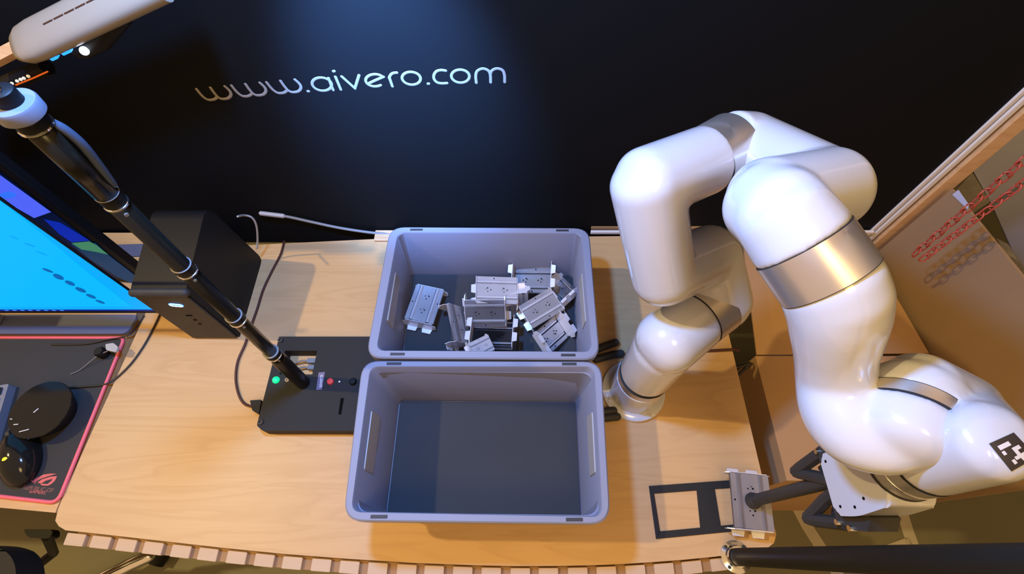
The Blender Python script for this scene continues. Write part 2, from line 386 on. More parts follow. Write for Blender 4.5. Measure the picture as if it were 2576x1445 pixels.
# ------------------------------------------------------------------ backdrop with lettering
WY = 0.705
bd = empty('backdrop', 'tall black canvas backdrop with white web address behind the desk', 'backdrop', (0, WY, FLOORZ))
child('canvas', BX((-2.2, WY, -0.05), (0.868, WY + 0.006, 1.2)), 'canvas_black', bd)
XR = 0.868
child('edge_strip', BX((XR, WY - 0.004, -0.05), (XR + 0.010, WY + 0.008, 1.2), 0.002), 'canvas_white', bd)
child('edge_strip', BX((XR + 0.0125, WY - 0.007, -0.05), (XR + 0.026, WY + 0.008, 1.2), 0.003), 'canvas_white', bd)
child('edge_cord', BX((XR + 0.009, WY + 0.002, -0.05), (XR + 0.014, WY + 0.008, 1.2)), 'junk_dark', bd)
child('stretcher_bar', BX((XR + 0.031, WY - 0.014, -0.08), (XR + 0.066, WY + 0.03, 1.2), 0.002), 'pine', bd)
child('stretcher_gap', BX((XR + 0.026, WY - 0.002, -0.08), (XR + 0.031, WY + 0.03, 1.2)), 'junk_dark', bd)
child('hem_strip', BX((0.19, WY - 0.011, 0.0005), (0.872, WY - 0.004, 0.009), 0.001), 'canvas_white', bd)
child('bottom_bar', BX((0.19, WY - 0.004, 0.010), (0.50, WY + 0.004, 0.019), 0.001), 'rail_wood', bd)
child('foot_block', BX((-0.33, 0.672, 0.0004), (-0.285, 0.702, 0.008), 0.002), 'pine', bd)
CW = lambda x, y: at(460 + x / 2.9953, 130 + y / 2.9953, y=WY)
def ell(cx, cy, rx, ry, a0, a1, n=22, rot=0):
    o = []
    for k in range(n + 1):
        t = R(a0 + (a1 - a0) * k / n); x, y = rx * math.cos(t), ry * math.sin(t); c, s = math.cos(R(rot)), math.sin(R(rot))
        o.append((cx + x * c - y * s, cy + x * s + y * c))
    return o
def sm(pts): return catmull(pts, 5)
w1 = [sm([(105, 283), (130, 315), (160, 345), (190, 362), (222, 363), (245, 355), (262, 340)]), sm([(210, 272), (235, 308), (262, 340)]),
      sm([(262, 340), (290, 355), (325, 355), (350, 345), (363, 325), (358, 303), (342, 283), (318, 262)])]
sh = lambda g, dx, dy: [[(x + dx, y + dy) for x, y in s] for s in g]
GLY = [w1, sh(w1, 263, -27), sh(w1, 527, -51), [[(943, 299), (948, 298)]],
       [ell(1048, 245, 74, 49, 0, 360, 28, 8), sm([(1098, 200), (1115, 245), (1133, 289)])],
       [[(1150, 190), (1190, 285)], [(1135, 148), (1141, 146)]],
       [[(1198, 188), (1297, 277)], [(1297, 277), (1328, 178)]],
       [sm([(1400, 240), (1455, 214), (1512, 190)]) , ell(1448, 216, 70, 46, -32, -330, 26, 0)[0:25]],
       [[(1556, 195), (1579, 261)], sm([(1556, 200), (1564, 178), (1583, 162), (1612, 158)])],
       [ell(1722, 201, 70, 48, 0, 360, 28, 6)], [[(1848, 242), (1853, 241)]],
       [sm([(1980, 143), (1945, 139), (1912, 148), (1893, 175), (1894, 207), (1915, 231), (1950, 239), (1990, 237)])],
       [ell(2092, 185, 68, 49, 0, 360, 28, 3)],
       [sm([(2212, 234), (2208, 180), (2220, 145), (2258, 128), (2298, 140), (2317, 172), (2320, 231)]), sm([(2317, 172), (2330, 142), (2368, 127), (2408, 140), (2424, 175), (2426, 229)])]]
for g in GLY:
    bm = bmesh.new()
    for s in g:
        P = [CW(x, y) for x, y in s]
        tube(bm, P, 0.0026, 8, True)
    for v in bm.verts: v.co.y = WY - 0.0003 + (v.co.y - WY) * 0.15
    child('letter', bm, 'letter_white', bd, smooth=True)

# ------------------------------------------------------------------ crates
def crate(outer, inner, floor_c, H, label, foam_shade_edge):
    c0 = sum(outer, Vector()) / 4; root = empty('storage_crate', label, 'crate', (c0.x, c0.y, 0.0005), 'grey crates standing on the bench')
    z = lambda L, h: [Vector((p.x, p.y, h)) for p in L]
    def inset(L, d): c = sum(L, Vector()) / 4; return [p + Vector(((c.x - p.x) / abs(c.x - p.x) * d, (c.y - p.y) / abs(c.y - p.y) * d, 0)) for p in L]
    ro = 0.030; ri = 0.016
    base_o = [Vector((p.x, p.y, 0.0005)) for p in inset(floor_c, -0.003)]
    loops = [round_quad(z(base_o, 0.0005), 0.018), round_quad(z(inset(outer, 0.014), H - 0.022), 0.022), round_quad(z(inset(outer, 0.002), H - 0.022), ro), round_quad(z(outer, H - 0.020), ro),
             round_quad(z(outer, H - 0.003), ro), round_quad(z(inset(outer, 0.0022), H), ro), round_quad(z(inset(inner, -0.0015), H), ri), round_quad(z(inner, H - 0.0025), ri),
             round_quad(z(inset(floor_c, -0.001), 0.006), 0.010)]
    bm = bmesh.new(); loft(bm, loops, True, True); child('shell', bm, 'crate_grey', root, auto=35)
    # foam mat on the floor
    L = round_quad(z(inset(floor_c, 0.0015), 0.0062), 0.004, 3); bm = bmesh.new(); loft(bm, [L, [p + Vector((0, 0, 0.006)) for p in L]])
    mt_ = child('foam_mat', bm, 'foam_black', root)
    # slots in the rim: dark pockets
    for fx, e in ((0.135, 'back'), (0.865, 'back'), (0.135, 'front'), (0.865, 'front')):
        a, b_ = (outer[0], outer[1]) if e == 'back' else (outer[3], outer[2])
        p = a.lerp(b_, fx); q = (inner[0].lerp(inner[1], fx) if e == 'back' else inner[3].lerp(inner[2], fx))
        m_ = Vector(((p.x), (p.y * 0.5 + q.y * 0.5), H))
        child('rim_slot', BX((m_.x - 0.013, m_.y - 0.0028, H - 0.004), (m_.x + 0.013, m_.y + 0.0028, H + 0.0003), 0.0008), 'slot_dark', root)
    # raised grip ribs on the side walls
    for s, (i0, i1) in ((-1, (0, 3)), (1, (1, 2))):
        a = inner[i0].lerp(inner[i1], 0.30); b_ = inner[i0].lerp(inner[i1], 0.72); fa = floor_c[i0].lerp(floor_c[i1], 0.30); fb = floor_c[i0].lerp(floor_c[i1], 0.72)
        Q = []
        for f, t in ((0, 0.60), (1, 0.60), (1, 0.84), (0, 0.84)):
            top_ = a.lerp(b_, f); bot = fa.lerp(fb, f); p = Vector((bot.x + (top_.x - bot.x) * t, top_.y, 0.006 + (H - 0.006) * t)); Q.append(p)
        child('grip_rib', PRISM([p + Vector((s * 0.002, 0, 0)) for p in round_quad(Q, 0.004, 3)], (-s * 0.0036, 0, 0)), 'crate_pale', root)
    return root
HC = 0.17
fo = [at(911, 907, z=HC), at(1513, 909, z=HC), at(1537, 1320, z=HC), at(861, 1312, z=HC)]
fi = [at(933, 924, z=HC), at(1494, 924, z=HC), at(1514, 1299, z=HC), at(885, 1287, z=HC)]
ff = [at(1005, 1008, z=0.012), at(1449, 1012, z=0.012), Vector((0.1235, 0.071, 0)), Vector((-0.226, 0.076, 0))]
crate(fo, fi, ff, HC, 'empty grey plastic crate with black foam mat, nearer the slatted edge', True)
bo = [at(981, 570, z=HC), at(1482, 573, z=HC), at(1510, 905, z=HC), at(919, 901, z=HC)]
bi = [at(1002, 586, z=HC), at(1462, 588, z=HC), at(1488, 884, z=HC), at(948, 881, z=HC)]
bf = [at(1035, 690, z=0.012), at(1440, 693, z=0.012), Vector((0.135, 0.334, 0)), Vector((-0.228, 0.337, 0))]
crate(bo, bi, bf, HC, 'grey plastic crate holding loose metal brackets, against the backdrop', False)

# ------------------------------------------------------------------ metal brackets
def make_bracket():
    """sheet-metal bracket: ribbed plate 60 x 84 mm with bent end flanges, lying plate up, origin at plate centre"""
    r = bpy.data.objects.new('metal_bracket', None); r.empty_display_size = 0.02; col.objects.link(r)
    w, l, t = 0.031, 0.042, 0.0012
    bm = bmesh.new()
    prof = [(-w, -0.006), (-w, 0), (-0.022, 0), (-0.0195, 0.003), (-0.016, 0.003), (-0.0135, 0), (0.0135, 0), (0.016, 0.003), (0.0195, 0.003), (0.022, 0), (w, 0), (w, -0.006)]
    V = []
    for y in (-l, l):
        V.append([bm.verts.new((x, y, z)) for x, z in prof])
    for i in range(len(prof) - 1): bm.faces.new((V[0][i], V[0][i + 1], V[1][i + 1], V[1][i]))
    bmesh.ops.solidify(bm, geom=bm.faces[:], thickness=t)
    obj('plate', bm, 'steel', r)
    for s in (-1, 1):
        poly = [(-w * 0.94, 0), (w * 0.94, 0), (w * 0.94, -0.006), (w * 1.25, -0.012), (w * 1.25, -0.024), (w * 0.8, -0.030), (-w * 0.8, -0.030), (-w * 1.15, -0.022), (-w * 1.15, -0.010), (-w * 0.94, -0.006)]
        if s < 0: poly = [(-x, z) for x, z in poly]
        f = obj('flange', PRISM([Vector((x, s * (l + 0.0008), z)) for x, z in poly], (0, s * t, 0)), 'steel', r)
        for x in (-0.016, 0.016):
            obj('lip', PRISM([Vector((x - 0.011, s * (l + t), -0.0285)), Vector((x + 0.011, s * (l + t), -0.0285)), Vector((x + 0.009, s * (l + 0.011), -0.029)), Vector((x - 0.009, s * (l + 0.011), -0.029))], (0, 0, -t)), 'steel', f)
    bm = bmesh.new()
    for cy in (-0.017, 0.017):
        for dx, dy, rr in ((0.004, 0.0025, 0.0016), (-0.004, 0.002, 0.0012), (0, -0.0045, 0.0014), (0.0015, 0.0055, 0.0009)):
            lathe(bm, [(rr, -0.0016), (rr, 0.00025)], (dx, cy + dy, 0), (0, 0, 1), 8)
    for x, y in ((-0.0265, 0.0), (0.0265, 0.006)): lathe(bm, [(0.0015, -0.0016), (0.0015, 0.00025)], (x, y, 0), (0, 0, 1), 8)
    obj('rivet_holes', bm, 'hole_dark', r)['kind'] = 'stuff'
    return r
proto = make_bracket(); first = [True]
def bracket(u, v, z, rot, label, scale=1.0, group='loose metal brackets in the crate'):
    o = proto if first[0] else copy_tree(proto)
    first[0] = False
    p = at(u, v, z=z); o.location = p; o.rotation_euler = tuple(R(a) for a in rot); o.scale = (scale,) * 3
    tag(o, label, 'bracket', group); return o
bracket(1068, 765, 0.045, (-2, 3, -12), 'flat bracket with bright corner glints lying alone near the crate side')
bracket(1250, 730, 0.078, (6, -3, 91), 'pale bracket lying flat at the top of the heap, two rivet clusters showing')
bracket(1340, 706, 0.034, (172, -9, 86), 'shaded bracket tucked behind the flat pale one, towards the backdrop', 0.98)
bracket(1220, 790, 0.060, (-8, -48, 94), 'bracket tilted on its long side across the middle of the heap', 0.97)
bracket(1240, 846, 0.030, (176, 5, 86), 'bracket lying open side up at the bottom of the heap by the crate front')
bracket(1158, 815, 0.046, (12, 58, 24), 'bracket standing on edge at the heap end facing the lone bracket', 0.95)
bracket(1362, 775, 0.058, (6, 10, -58), 'plain pinkish bracket turned diagonal on the heap', 0.90)
bracket(1418, 735, 0.030, (158, -24, 38), 'dark upturned bracket leaning in the far corner of the crate', 0.72)
bracket(1385, 845, 0.034, (162, 28, -52), 'dark upturned bracket standing diagonal in the near corner of the crate', 0.88)
bracket(1212, 872, 0.062, (-20, 22, -62), 'small bracket end sticking up against the crate front wall', 0.55)
bracket(1300, 770, 0.042, (70, 0, 6), 'bracket on its side buried in the heap middle', 0.80)

# ------------------------------------------------------------------ robot arm
RB = Vector((0.2466, 0.3053, 0.0)); AX = Vector((0.8161, 0.5779, 0.0)); NN = Vector((0.5779, -0.8161, 0.0))
W = lambda r, l, z: RB + NN * r + AX * l + Vector((0, 0, z))
arm = empty('industrial_robot', 'white six-joint robot arm bolted to the bench, folded over the crates', 'robot', RB + Vector((0, 0, 0.0005)))
def capsule(bm, p, q, r0, r1=None, f0=0.75, f1=0.75, segs=44):
    """straight tube between two arm points with flattened round ends"""
    r1 = (r1 or r0) * 1.010 + 0.0003; r0 = r0 * 1.010 + 0.0003; p, q = W(*p), W(*q); t = (q - p).normalized(); L = (q - p).length
    prof = []
    for a in (85, 70, 55, 40, 25, 12): prof.append((r0 * math.cos(R(a)) ** 0.8, -r0 * f0 * math.sin(R(a))))
    for k in range(9): prof.append((r0 + (r1 - r0) * k / 8, L * k / 8))
    for a in (12, 25, 40, 55, 70, 85): prof.append((r1 * math.cos(R(a)) ** 0.8, L + r1 * f1 * math.sin(R(a))))
    lathe(bm, prof, p, t, segs)
def arm_link(name, caps, paths=(), voxel=0.003, smooth=16):
    bm = bmesh.new()
    for c in caps: capsule(bm, *c)
    for pts in paths:
        c = catmull(pts, 6); tube(bm, [W(*p[:3]) for p in c], [p[3] for p in c], 44, True)
    bm.transform(Matrix.Translation(-arm.location))
    return remeshed(name, bm, 'robot_white', arm, voxel, smooth)
def ring(name, p, q, r, seam=True):
    p, q = W(*p), W(*q); L = (q - p).length; ax = (q - p).normalized()
    o = child(name, LATHE([(r - 0.003, 0), (r, 0.0004), (r, L - 0.0004), (r - 0.003, L)], p, ax, 64), 'robot_metal', arm, auto=30)
    if seam:
        for h in (-0.0003, L - 0.0002):
            child('seam', LATHE([(r - 0.002, 0), (r + 0.00006, 0.0001), (r + 0.00006, 0.0004), (r - 0.002, 0.0005)], p + ax * h, ax, 64), 'seam_black', o, auto=30)
    return o
child('base_flange', LATHE([(0.0635, 0.0), (0.0635, 0.008), (0.0625, 0.0095), (0.054, 0.0105), (0.050, 0.014), (0.0487, 0.022), (0.0480, 0.06), (0.0478, 0.0840), (0.045, 0.0845)], RB + Vector((0, 0, 0.0005)), (0, 0, 1), 64), 'robot_white', arm, auto=35)
for k in range(4):
    a = R(25 + 90 * k)
    child('flange_screw', LATHE([(0.0042, 0.0), (0.0042, 0.0035), (0.0022, 0.0036), (0.0022, 0.0015)], RB + Vector((0.056 * math.cos(a), 0.056 * math.sin(a), 0.0098)), (0, 0, 1), 12), 'flange_metal', arm)
ring('joint_ring', (0, 0, 0.084), (0, 0, 0.106), 0.0470)
arm_link('shoulder_link', [((0, 0, 0.118), (0, 0, 0.235), 0.0468, 0.049, 0.3, 0.8), ((0, -0.004, 0.266), (0, 0.060, 0.267), 0.0505, 0.0472, 0.85, 0.3)])
ring('joint_ring', (0, 0.064, 0.267), (0, 0.106, 0.267), 0.0470)
def K(u, v, lat):
    """arm coordinates of a picture point on the plane at lat beside the arm's own plane"""
    d = _F + Vector((1, 0, 0)) * ((u - FW / 2) / FPX) - _U * ((v - FH / 2) / FPX)
    t = (lat - (_C - RB).dot(AX)) / d.dot(AX); p = _C + d * t - RB
    return (p.dot(NN), lat, p.z)
j2e = (0, 0.118, 0.267); cbr = K(1786, 640, 0.118); ltb = K(1668, 692, 0.0); elb = K(1626, 462, -0.012); j3 = K(1775, 404, 0.090); j3b = K(1838, 367, 0.138)
arm_link('upper_arm', [((0, 0.108, 0.267), j2e, 0.0462, 0.0462, 0.2, 0.75), (j2e, cbr, 0.0470, 0.0460, 0.8, 0.8),
                       (cbr, ltb, 0.0455, 0.0445, 0.75, 0.7), (ltb, elb, 0.0440, 0.044, 0.95, 0.7),
                       (elb, j3, 0.0440, 0.0442, 0.72, 0.2)])
ring('joint_ring', j3, j3b, 0.0440)
j3e = K(1886, 366, 0.170); cer = K(2084, 476, 0.114); cel = K(1928, 512, 0.012)
r4a, r4b = (0.050, 0, 0.598), (0.091, 0, 0.583)
stub = (0.018, 0, 0.6095)
arm_link('elbow_link', [(j3b, j3e, 0.0440, 0.0430, 0.1, 0.6), (j3e, cer, 0.0420, 0.0420, 0.75, 0.75),
                        (cer, cel, 0.0450, 0.0450, 0.7, 0.5), (cel, stub, 0.043, 0.0435, 0.6, 0.6), (stub, r4a, 0.0435, 0.0457, 0.6, 0.1)])
ring('joint_ring', r4a, r4b, 0.0462)
# wrist: the J5 axis is level and turned a little from the shoulder axis
A5 = Vector((0.575, 0.818, 0.0)); C5 = world_px(2287, 1049, 0.49)
def toW(p): q = Vector(p) - RB; return (q.dot(NN), q.dot(AX), q.z)
j5a, j5b, j5c = toW(C5 - A5 * 0.026), toW(C5 - A5 * 0.001), toW(C5 + A5 * 0.012)
arm_link('forearm', [(r4b, (0.108, 0, 0.573), 0.0457, 0.0440, 0.1, 0.8), (j5a, j5b, 0.0425, 0.0450, 0.5, 0.1)],
         [[(0.094, 0, 0.581, 0.0462), (0.113, 0, 0.563, 0.0452), (0.131, 0, 0.535, 0.0415), (0.148, 0, 0.508, 0.0378), (0.168, 0, 0.481, 0.0385)]
          + [(*toW(world_px(u, v, zd)), r_ * zd / FPX) for u, v, zd, r_ in ((2116, 1028, 0.520, 95), (2152, 1080, 0.508, 94), (2202, 1112, 0.496, 84), (2258, 1130, 0.486, 66), (2312, 1128, 0.480, 46))]], smooth=30)
ring('joint_ring', j5b, j5c, 0.0458)
w0 = toW(C5 + A5 * 0.028); w1_ = toW(world_px(2416, 1030, 0.520)); w2_ = (0.272, 0.022, 0.535)
arm_link('wrist_link', [(j5c, w0, 0.0450, 0.0440, 0.1, 0.55), (w0, w1_, 0.0420, 0.0370, 0.6, 0.7), (w1_, w2_, 0.0350, 0.0330, 0.75, 0.75),
                        ((0.272, 0.017, 0.468), (0.272, 0.017, 0.545), 0.0370, 0.0345, 0.1, 0.6)])
ring('joint_ring', (0.272, 0.017, 0.468), (0.272, 0.017, 0.434), 0.0376)
child('ring_band', LATHE([(0.036, 0), (0.0381, 0.0003), (0.0381, 0.0017), (0.036, 0.002)], W(0.272, 0.017, 0.450), (0, 0, -1), 64), 'chrome', arm)
# printed square marker stuck on the wrist, bent to its skin
from mathutils.bvhtree import BVHTree
wr = [c for c in arm.children if c.name.startswith('wrist_link')][0]
bvh = BVHTree.FromPolygons([v.co + arm.location for v in wr.data.vertices], [p.vertices[:] for p in wr.data.polygons])
mc = [(2487, 1117), (2549, 1089), (2606, 1150), (2543, 1186)]
def on_wrist(s, t, lift):
    u = (mc[0][0] * (1 - s) + mc[1][0] * s) * (1 - t) + (mc[3][0] * (1 - s) + mc[2][0] * s) * t
    v = (mc[0][1] * (1 - s) + mc[1][1] * s) * (1 - t) + (mc[3][1] * (1 - s) + mc[2][1] * s) * t
    d = (at(u, v, z=0) - _C).normalized(); h = bvh.ray_cast(_C, d)
    if h[0] is None: h = bvh.find_nearest(_C + d * 0.5)
    return h[0] + h[1] * lift
def sticker(s0, s1, t0, t1, lift, n, name, m, parent):
    bm = bmesh.new(); G = [[bm.verts.new(on_wrist(s0 + (s1 - s0) * i / n, t0 + (t1 - t0) * j / n, lift)) for i in range(n + 1)] for j in range(n + 1)]
    for j in range(n):
        for i in range(n): bm.faces.new((G[j][i], G[j][i + 1], G[j + 1][i + 1], G[j + 1][i]))
    return child(name, bm, m, parent, smooth=True)
mk = sticker(0, 1, 0, 1, 0.0006, 12, 'marker_sticker', 'tag_black', arm)
CELLS = ['001100', '011100', '000111', '010110', '000010', '011000']
CELLS = [(1, 0, 4, 1), (0.2, 1, 0.95, 1.9), (2.2, 1.9, 3.1, 4), (3, 2.2, 4.6, 3), (1.2, 3.2, 2.2, 4), (2.2, 3.3, 4.2, 4.2), (0.6, 4.3, 1.6, 5.2), (3.4, 4.2, 4.2, 5)]
CELLS = [(1.0, 1.0, 3.6, 1.9), (0.9, 2.2, 1.6, 3.0), (3.1, 2.4, 3.9, 4.2), (3.9, 2.4, 4.8, 3.2), (2.3, 4.0, 4.9, 4.7), (3.3, 4.7, 4.1, 5.3), (1.4, 4.3, 2.1, 5.2)]
for (x0, y0, x1, y1) in CELLS:
    sticker(x0 / 6, x1 / 6, y0 / 6, y1 / 6, 0.0010, 3, 'marker_cell', 'tag_white', mk)

# ------------------------------------------------------------------ gripper with suction rod on the arm's tool flange
TC = W(0.272, 0.017, 0.0); TB = Vector((TC.x, TC.y, 0.056))
T = lambda x, y, z: Vector((TC.x + x, TC.y + y, z))
grip = empty('vacuum_gripper', 'white gripper plate with black finger frame and rod lifting a bracket', 'gripper', TB)
pl = round_quad([T(-0.026, 0.026, 0.330), T(-0.026, -0.044, 0.330), T(-0.026, -0.048, 0.372), T(-0.026, -0.042, 0.432), T(-0.026, 0.022, 0.432), T(-0.026, 0.028, 0.372)], [0.010, 0.010, 0.016, 0.012, 0.01, 0.016], 5)
bm = PRISM(pl, (0.052, 0, 0)); bmesh.ops.bevel(bm, geom=[e for e in bm.edges if abs((e.verts[0].co - e.verts[1].co).x) < 1e-6], offset=0.003, segments=3, affect='EDGES')
child('body_plate', bm, 'robot_white', grip, auto=35)
child('edge_gasket', PRISM([p + Vector((0.004, 0, -0.0035)) for p in pl], (0.044, 0, 0)), 'seam_black', grip)
child('joint_collar', LATHE([(0.0375, 0), (0.0386, 0.001), (0.0386, 0.0035), (0.03, 0.004)], T(0, 0, 0.4305), (0, 0, 1), 48), 'seam_black', grip)
for y, z in ((0.017, 0.342), (-0.035, 0.345), (-0.038, 0.372), (-0.031, 0.392)):
    child('plate_screw', LATHE([(0.0017, 0), (0.0017, 0.0008)], T(-0.0268, y, z), (1, 0, 0), 10), 'hole_dark', grip)
child('finger_mount', PRISM([T(-0.016, 0.040, 0.360), T(-0.016, 0.046, 0.332), T(-0.016, 0.034, 0.312), T(-0.016, -0.050, 0.312), T(-0.016, -0.060, 0.338), T(-0.016, -0.063, 0.365), T(-0.016, -0.050, 0.378), T(-0.016, -0.02, 0.34)], (0.034, 0, 0)), 'graphite', grip)
child('rod', LATHE([(0.0095, 0), (0.0095, 0.25), (0.0085, 0.27)], T(0, 0, 0.062), (0, 0, 1), 14), 'graphite', grip, auto=35)
child('suction_cup', LATHE([(0.0135, 0.0), (0.0135, 0.003), (0.009, 0.010), (0.0115, 0.014), (0.0085, 0.018)], T(0, 0, 0.0562), (0, 0, 1), 20), 'graphite', grip, auto=30)
for s, y0 in ((1, 0.030), (-1, -0.046)):
    yk = 0.020 if s > 0 else -0.040
    f = child('finger', TUBE([T(-0.006, y0 + s * 0.006, 0.318), T(-0.010, yk + s * 0.004, 0.255), T(-0.010, yk, 0.236)], 0.0085, 8), 'graphite', grip)
    child('finger_link', TUBE([T(-0.010, yk, 0.238), T(-0.006, yk * 0.45 - 0.003, 0.285), T(-0.004, -0.008 + s * 0.004, 0.322)], 0.0085, 8), 'graphite', f)
    child('finger_link', TUBE([T(0.004, y0 - s * 0.006, 0.312), T(0.004, yk - s * 0.002, 0.278), T(0.004, yk - s * 0.012, 0.288)], 0.0048, 8), 'graphite', f)
    for z, yy_ in ((0.338, s * 0.012), (0.316, s * 0.004)):
        child('pin', LATHE([(0.0036, -0.004), (0.0036, 0.004)], T(-0.016, y0 + yy_, z), (1, 0, 0), 10), 'chrome', f)

hb = bracket(1893, 1264, 0.054, (2, -2, -6), 'bracket held under the gripper rod above the black jig', 1.06, 'metal brackets')
hb.location = (TC.x, TC.y, 0.0515)
del hb['group']

# black jig on the bench
JZ = 0.0006
jig = [at(1632, 1224, z=0), at(1905, 1204, z=0), at(1925, 1330, z=0), at(1650, 1357, z=0)]
j = empty('placing_jig', 'thin black flat frame with two square openings at the desk corner', 'jig', (jig[0] + jig[2]) / 2 + Vector((0, 0, JZ)))
bm = bmesh.new()
hol = [[(1646, 1243), (1752, 1236), (1761, 1330), (1660, 1338)], [(1797, 1231), (1885, 1225), (1897, 1318), (1812, 1325)]]
# frame from straight bars that meet at the corners
def bar(p):
    prism(bm, [at(u, v, z=0) + Vector((0, 0, JZ)) for u, v in p], (0, 0, 0.0016))
bar([(1632, 1224), (1905, 1204), (1908, 1223.5), (1644.5, 1243)]); bar([(1658.5, 1338), (1924, 1313), (1925, 1330), (1650, 1357)])
bar([(1632, 1224), (1645, 1243), (1660, 1338), (1650, 1357)]); bar([(1752, 1235), (1797, 1231), (1812, 1324), (1761, 1329)]); bar([(1885, 1224), (1907, 1222), (1924, 1314), (1897, 1317)])
child('frame_sheet', bm, 'tray_black', j)

# black clamp prongs either side of the robot base
for (p, label) in (([(1490, 885), (1520, 872), (1548, 862)], 'short dark clamp prong poking out beside the crate, angled up'),
                   ([(1500, 905), (1540, 893), (1562, 890)], 'dark clamp prong between crate and robot base'),
                   ([(1500, 1040), (1525, 1036), (1543, 1034)], 'short dark clamp prong below the robot base'),
                   ([(1505, 1054), (1530, 1051), (1552, 1049)], 'olive clamp prong lying below the robot base flange')):
    o = obj('clamp_prong', TUBE([at(u, v, z=0.009) for u, v in p], 0.0082, 12, True), 'graphite', smooth=True); tag(o, label, 'clamp', 'dark clamp prongs by the robot base')

# ------------------------------------------------------------------ camera stand: tray with controls and pole
tr = empty('sensor_stand', 'black control tray carrying a slanted black pole with chrome rings', 'stand', (-0.40, 0.31, 0))
ZT = 0.03
bodyc = [Vector((-0.487, 0.414, 0)), Vector((-0.276, 0.412, 0)), Vector((-0.276, 0.219, 0)), Vector((-0.487, 0.222, 0))]
# tray with a window cut through: built from strips around the opening
win = [-0.468, -0.402, 0.331, 0.382]     # x0,x1,y0,y1 of the window
bm = bmesh.new()
outer = round_quad([Vector((-0.486, 0.414, 0)), Vector((-0.275, 0.412, 0)), Vector((-0.275, 0.219, 0)), Vector((-0.478, 0.2195, 0)), Vector((-0.4885, 0.228, 0)), Vector((-0.4885, 0.262, 0))], [0.008, 0.008, 0.008, 0.004, 0.004, 0.002], 4)
Zb, Zt = 0.0006, ZT
bx(bm, (-0.4875, win[3], Zb), (-0.275, 0.4135, Zt)); 
child('tray_body', bm, 'tray_black', tr)
bm = bmesh.new(); prism(bm, round_quad([Vector((-0.4875, win[2], Zb)), Vector((-0.275, win[2], Zb)), Vector((-0.275, 0.219, Zb)), Vector((-0.476, 0.2195, Zb)), Vector((-0.4885, 0.229, Zb))], [0.0005, 0.0005, 0.006, 0.003, 0.004], 4), (0, 0, Zt - Zb)); child('tray_body', bm, 'tray_black', tr)
child('tray_body', BX((win[1], win[2], Zb), (-0.275, win[3], Zt)), 'tray_black', tr)
child('tray_body', BX((-0.4875, win[2], Zb), (win[0], win[3], Zt)), 'tray_black', tr)
child('cable_lug', PRISM(round_quad([at(640, 1015, z=0.001), at(668, 1013, z=0.001), at(662, 1050, z=0.001), at(646, 1040, z=0.001)], 0.002, 2), (0, 0, 0.020)), 'tray_black', tr)
for u, v in ((706, 857), (656, 1063)):
    child('screw', LATHE([(0.0052, 0), (0.0052, 0.003), (0.0028, 0.0032), (0.0026, 0.001)], at(u, v, z=ZT), (0, 0, 1), 16), 'graphite', tr)
child('indicator_light', LATHE([(0.0072, 0), (0.0072, 0.002), (0.0060, 0.005), (0.003, 0.007), (0.0004, 0.0075)], at(695, 957, z=ZT), (0, 0, 1), 20), 'led_green', tr, smooth=True)
child('nut', LATHE([(0.0042, 0), (0.0042, 0.003), (0.0024, 0.003), (0.0022, 0.0005)], at(723, 957, z=ZT), (0, 0, 1), 12), 'cable_white', tr)
child('push_button', LATHE([(0.0065, 0), (0.0065, 0.003), (0.0058, 0.005), (0.0004, 0.0055)], at(832, 961, z=ZT), (0, 0, 1), 20), 'button_red', tr, auto=40)
child('status_dot', LATHE([(0.0018, 0), (0.0018, 0.001)], at(854, 961, z=ZT), (0, 0, 1), 12), 'print_white', tr)
child('selector_knob', LATHE([(0.0070, 0), (0.0070, 0.006), (0.0055, 0.008), (0.0004, 0.0082)], at(889, 962, z=ZT), (0, 0, 1), 20), 'black_plastic', tr, auto=40)
child('card_slot', PRISM([at(u, v, z=ZT - 0.002) for u, v in ((858, 1003), (866, 1003), (859, 1044), (852, 1044))], (0, 0, 0.0024)), 'hole_dark', tr)
pc = at(804, 960, z=ZT)
npl = child('name_plate', PRISM([at(u, v, z=ZT) for u, v in ((802, 938), (818, 937), (810, 981), (796, 982))], (0, 0, 0.0012)), 'plate_lilac', tr)
d_ = (at(806, 937, z=ZT) - at(803, 981, z=ZT)).normalized(); ang = math.atan2(d_.y, d_.x)
text_mesh('plate_lettering', 'aivero', 0.0105, Matrix.Translation(at(807, 959.5, z=ZT + 0.0014) - Vector(tr.location)) @ Matrix.Rotation(ang, 4, 'Z'), 'print_white', npl)
# connectors visible through the window
for y0, x0 in ((0.366, -0.425), (0.352, -0.421)):
    child('usb_plug', BX((x0, y0 - 0.005, 0.006), (-0.4025, y0 + 0.005, 0.016), 0.001), 'usb_blue', tr)
    child('lead', TUBE(catmull([(x0, y0, 0.011), (x0 - 0.012, y0 + 0.001, 0.011), (x0 - 0.03, y0 - 0.004, 0.008), (-0.468, y0 - 0.006, 0.007)], 4), 0.002, 8), 'cable_grey', tr, smooth=True)
